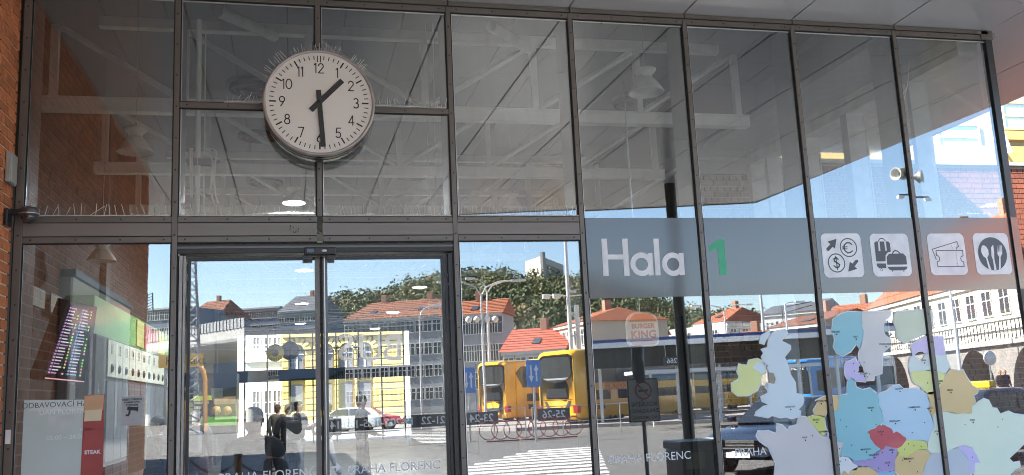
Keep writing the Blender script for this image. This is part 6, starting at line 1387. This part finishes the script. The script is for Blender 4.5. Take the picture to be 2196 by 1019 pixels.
bld('apartment_block', 'long blue grey block mirrored high in the left door', 'apartment block', 470, 215, 600, 208, 668, 5, 13, BLUEG, None, depth=14, side=False)
bld('apartment_block', 'blue grey block mirrored next to the joint of the doors', 'apartment block', 598, 205, 690, 200, 672, 4, 8, BLUEG, mat('slate roof', (.10,.11,.13), .6), 4, 12, hip=.2, side=False)
t = thing('roof_aerial', 'thin lattice aerial on the block mirrored in the left bay', 'aerial', mir(322,664,186)); q0, q1 = mir(322,664,186), mir(322,628,186)
m = MB(); [m.tube([q0+Vector((s,0,-1)), q1+Vector((s*.8,0,0))], .12, 4) for s in (-.6,.6)]; [m.tube([q0.lerp(q1,k/6)+Vector((-.6,0,0)), q0.lerp(q1,(k+1)/6)+Vector((.6,0,0))], .08, 4) for k in range(6)]; part('lattice', m, DK, t)

# ================================================================ wooded hill and memorial
RIDGE = [(300,700),(560,690),(640,672),(700,650),(760,632),(830,626),(870,612),(910,596),(950,584),(1000,594),(1040,588),(1075,578),(1120,586),(1200,592),(1250,598),(1300,612),(1350,626),(1400,638),(1440,660),(1490,672),(1560,674),(1640,676),(1760,690),(1900,702),(2100,716)]
YR = 330.0
def ridge(x):
    pts = ridge.pts
    for (x0,z0),(x1,z1) in zip(pts[:-1], pts[1:]):
        if x0 <= x <= x1: return z0+(z1-z0)*(x-x0)/(x1-x0)
    return pts[0][1] if x < pts[0][0] else pts[-1][1]
ridge.pts = [(lambda p: (p.x, p.z-7.5))(at(a, b, YR)) for a, b in RIDGE]
def hz(x, y):                     # ground height of the hill at mirrored distance y
    f = max(0, min(1, (y-150)/(YR-150))); f = f*f*(3-2*f)*.35+f*.65; return max(.0, ridge(x*YR/max(y, 120)))*f
m = MB(); nx, ny = 60, 20; xs_ = [-260+ (760)*i/nx for i in range(nx+1)]; ys_ = [150+(560-150)*j/ny for j in range(ny+1)]
for y in ys_:
    for x in xs_: m.v.append((x, -y, hz(x, min(y, YR))-(0 if y <= YR else (y-YR)*.05)-.2))
for j in range(ny):
    for i in range(nx): m.f.append((j*(nx+1)+i, (j+1)*(nx+1)+i, (j+1)*(nx+1)+i+1, j*(nx+1)+i+1)); m.m.append(0); m.sm.append(True)
struct('hill', m, mat('hill grass', (.07,.075,.035), .95, 0, .3, .05))
def leafmat():
    mt = bpy.data.materials.new('autumn foliage'); mt.use_nodes = True; N = mt.node_tree.nodes; L = mt.node_tree.links; p = N['Principled BSDF']
    at_ = N.new('ShaderNodeAttribute'); at_.attribute_name = 'tree'; at_.attribute_type = 'GEOMETRY'
    cr = N.new('ShaderNodeValToRGB'); e = cr.color_ramp.elements; e[0].color = (.055,.078,.029,1); e[1].color = (.20,.14,.055,1); e.new(.35).color = (.075,.098,.036,1); e.new(.7).color = (.125,.130,.05,1)
    ge = N.new('ShaderNodeNewGeometry'); mr = N.new('ShaderNodeMapRange'); mr.inputs['To Min'].default_value = .7; mr.inputs['To Max'].default_value = 1.35
    L.new(at_.outputs['Fac'], cr.inputs[0]); L.new(ge.outputs['Random Per Island'], mr.inputs[0])
    mx = N.new('ShaderNodeMix'); mx.data_type = 'RGBA'; mx.blend_type = 'MULTIPLY'; mx.inputs[0].default_value = 1; L.new(cr.outputs[0], mx.inputs[6]); L.new(mr.outputs[0], mx.inputs[7]); L.new(mx.outputs[2], p.inputs['Base Color']); p.inputs['Roughness'].default_value = .8
    return mt
rng = random.Random(3); vs, fs, val = [], [], []
def crown(cx, cy, cz, R, n, tv):
    lobes = [(rng.gauss(0,.42)*R, rng.gauss(0,.42)*R, rng.uniform(-.35,.65)*R, rng.uniform(.4,.68)*R) for _ in range(6)]
    for _ in range(n):
        lx, ly, lz, lr = rng.choice(lobes); u = rng.uniform(-1, 1); w = rng.uniform(0, 2*pi); s = sqrt(1-u*u); rr_ = lr*rng.uniform(.75,1.08)
        c = Vector((cx+lx+s*cos(w)*rr_, cy+ly+s*sin(w)*rr_, cz+lz+u*rr_)); nrm_ = Vector((s*cos(w)+rng.gauss(0,.5), s*sin(w)+rng.gauss(0,.5), u+rng.gauss(0,.5))).normalized()
        a = nrm_.orthogonal().normalized(); b = nrm_.cross(a); sz = R*rng.uniform(.07,.14); o = len(vs)
        an = rng.uniform(0, 6.28); a, b = a*cos(an)+b*sin(an), b*cos(an)-a*sin(an)
        vs.extend([c+a*sz, c+b*sz*.7, c-a*sz*.9, c-b*sz*.75]); fs.append((o,o+1,o+2,o+3)); val.append(tv)
cnt = 0
while cnt < 1150:
    y = 150+(rng.random()**.6)*(YR-145); px = rng.uniform(560, 1720); x = at(px, 700, y).x
    if 1075 < px < 1215 and y > 315: continue
    z = hz(x, y)
    if (z < 1.0 and rng.random() < .8) or (px < 775 and y < 235): continue
    R = rng.uniform(3.0,5.2); crown(x, -y, z+R*1.15, R, 150, min(1, max(0, rng.gauss(.42,.32)))); cnt += 1
me = bpy.data.meshes.new('hill_wood'); me.from_pydata([tuple(v) for v in vs], [], fs); me.materials.append(leafmat())
a_ = me.attributes.new('tree', 'FLOAT', 'FACE'); a_.data.foreach_set('value', val)
link('hill_wood', me, None, kind='stuff')
# memorial block on the ridge
q = at(1140, 600, 335); r1 = at(1158, 600, 335); zb_, zt_ = q.z-6, at(1140, 552, 335).z
t = thing('memorial_hall', 'pale stone memorial block on the wooded hill mirrored right of the doors', 'monument', (q.x, -335, zb_))
A_ = at(1124, 575, 342); B_ = at(1159, 575, 328); C2 = at(1206, 575, 352)
fa = [(A_.x,-342),(B_.x,-328),(C2.x,-352),(C2.x+A_.x-B_.x,-366)]
m = MB(); m.prism(fa, zt_-zb_, 0, Matrix.Translation((0,0,zb_))); part('block', m, mat('memorial stone', (.50,.46,.40), .8, 0, .06, .05), t)
m = MB(); m.prism([(B_.x+.8,-328.2),(B_.x-.6,-327.2),(B_.x+.2,-326.6),(B_.x+1.6,-327.6)], zt_-zb_+1.5, 0, Matrix.Translation((0,0,zb_))); part('corner_pier', m, mat('memorial pier', (.36,.35,.34), .8), t)
d_ = Vector((C2.x-B_.x, -24)); 
for k in range(1):
    a = Vector((B_.x,-328))+d_*.12; b = Vector((B_.x,-328))+d_*.9; nn = Vector((-d_.y, d_.x)).normalized()*.5
    if nn.y < 0: nn = -nn
    m = MB(); m.prism([tuple(a),tuple(b),tuple(b+nn),tuple(a+nn)], (zt_-zb_)*.82, 0, Matrix.Translation((0,0,zb_))); part('recess_wall', m, mat('memorial recess', (.22,.21,.21), .8), t)
# overhead wires
t = thing('tram_wires', 'thin pale overhead wires mirrored across the doors', 'wires', mir(700, 640, 45))
m = MB()
for (a, b, y) in (((400,742),(690,712),48),((415,752),(690,735),48),((560,705),(960,640),55),((700,665),(960,660),60),((700,678),(960,676),60),((700,690),(960,688),60)):
    A_, B_ = mir(*a, y), mir(*b, y); m.tube([A_, A_.lerp(B_,.5)-Vector((0,0,.25)), B_], .022, 4)
part('wire', m, STEEL, t)
# unseen building added to shade the square's left part, hidden by the brick wing
t = thing('shade_building', 'unseen brick building added left of the square to shade it', 'building', (-12, -21, 0))
m = MB(); m.box((-20,-31,0),(-7.2,-11,7.6)); part('wall', m, mat('side brick', (.33,.13,.08), .85, 0, .2, 6), t)
m = MB(); m.box((-20.2,-31.2,7.6),(-7.0,-10.8,7.8)); part('roof_edge', m, STEEL, t)
for k in range(5): m = MB(); m.box((-7.2,-30+4*k,3),(-7.14,-28+4*k,5.4)); part('window', m, PANEW, t)
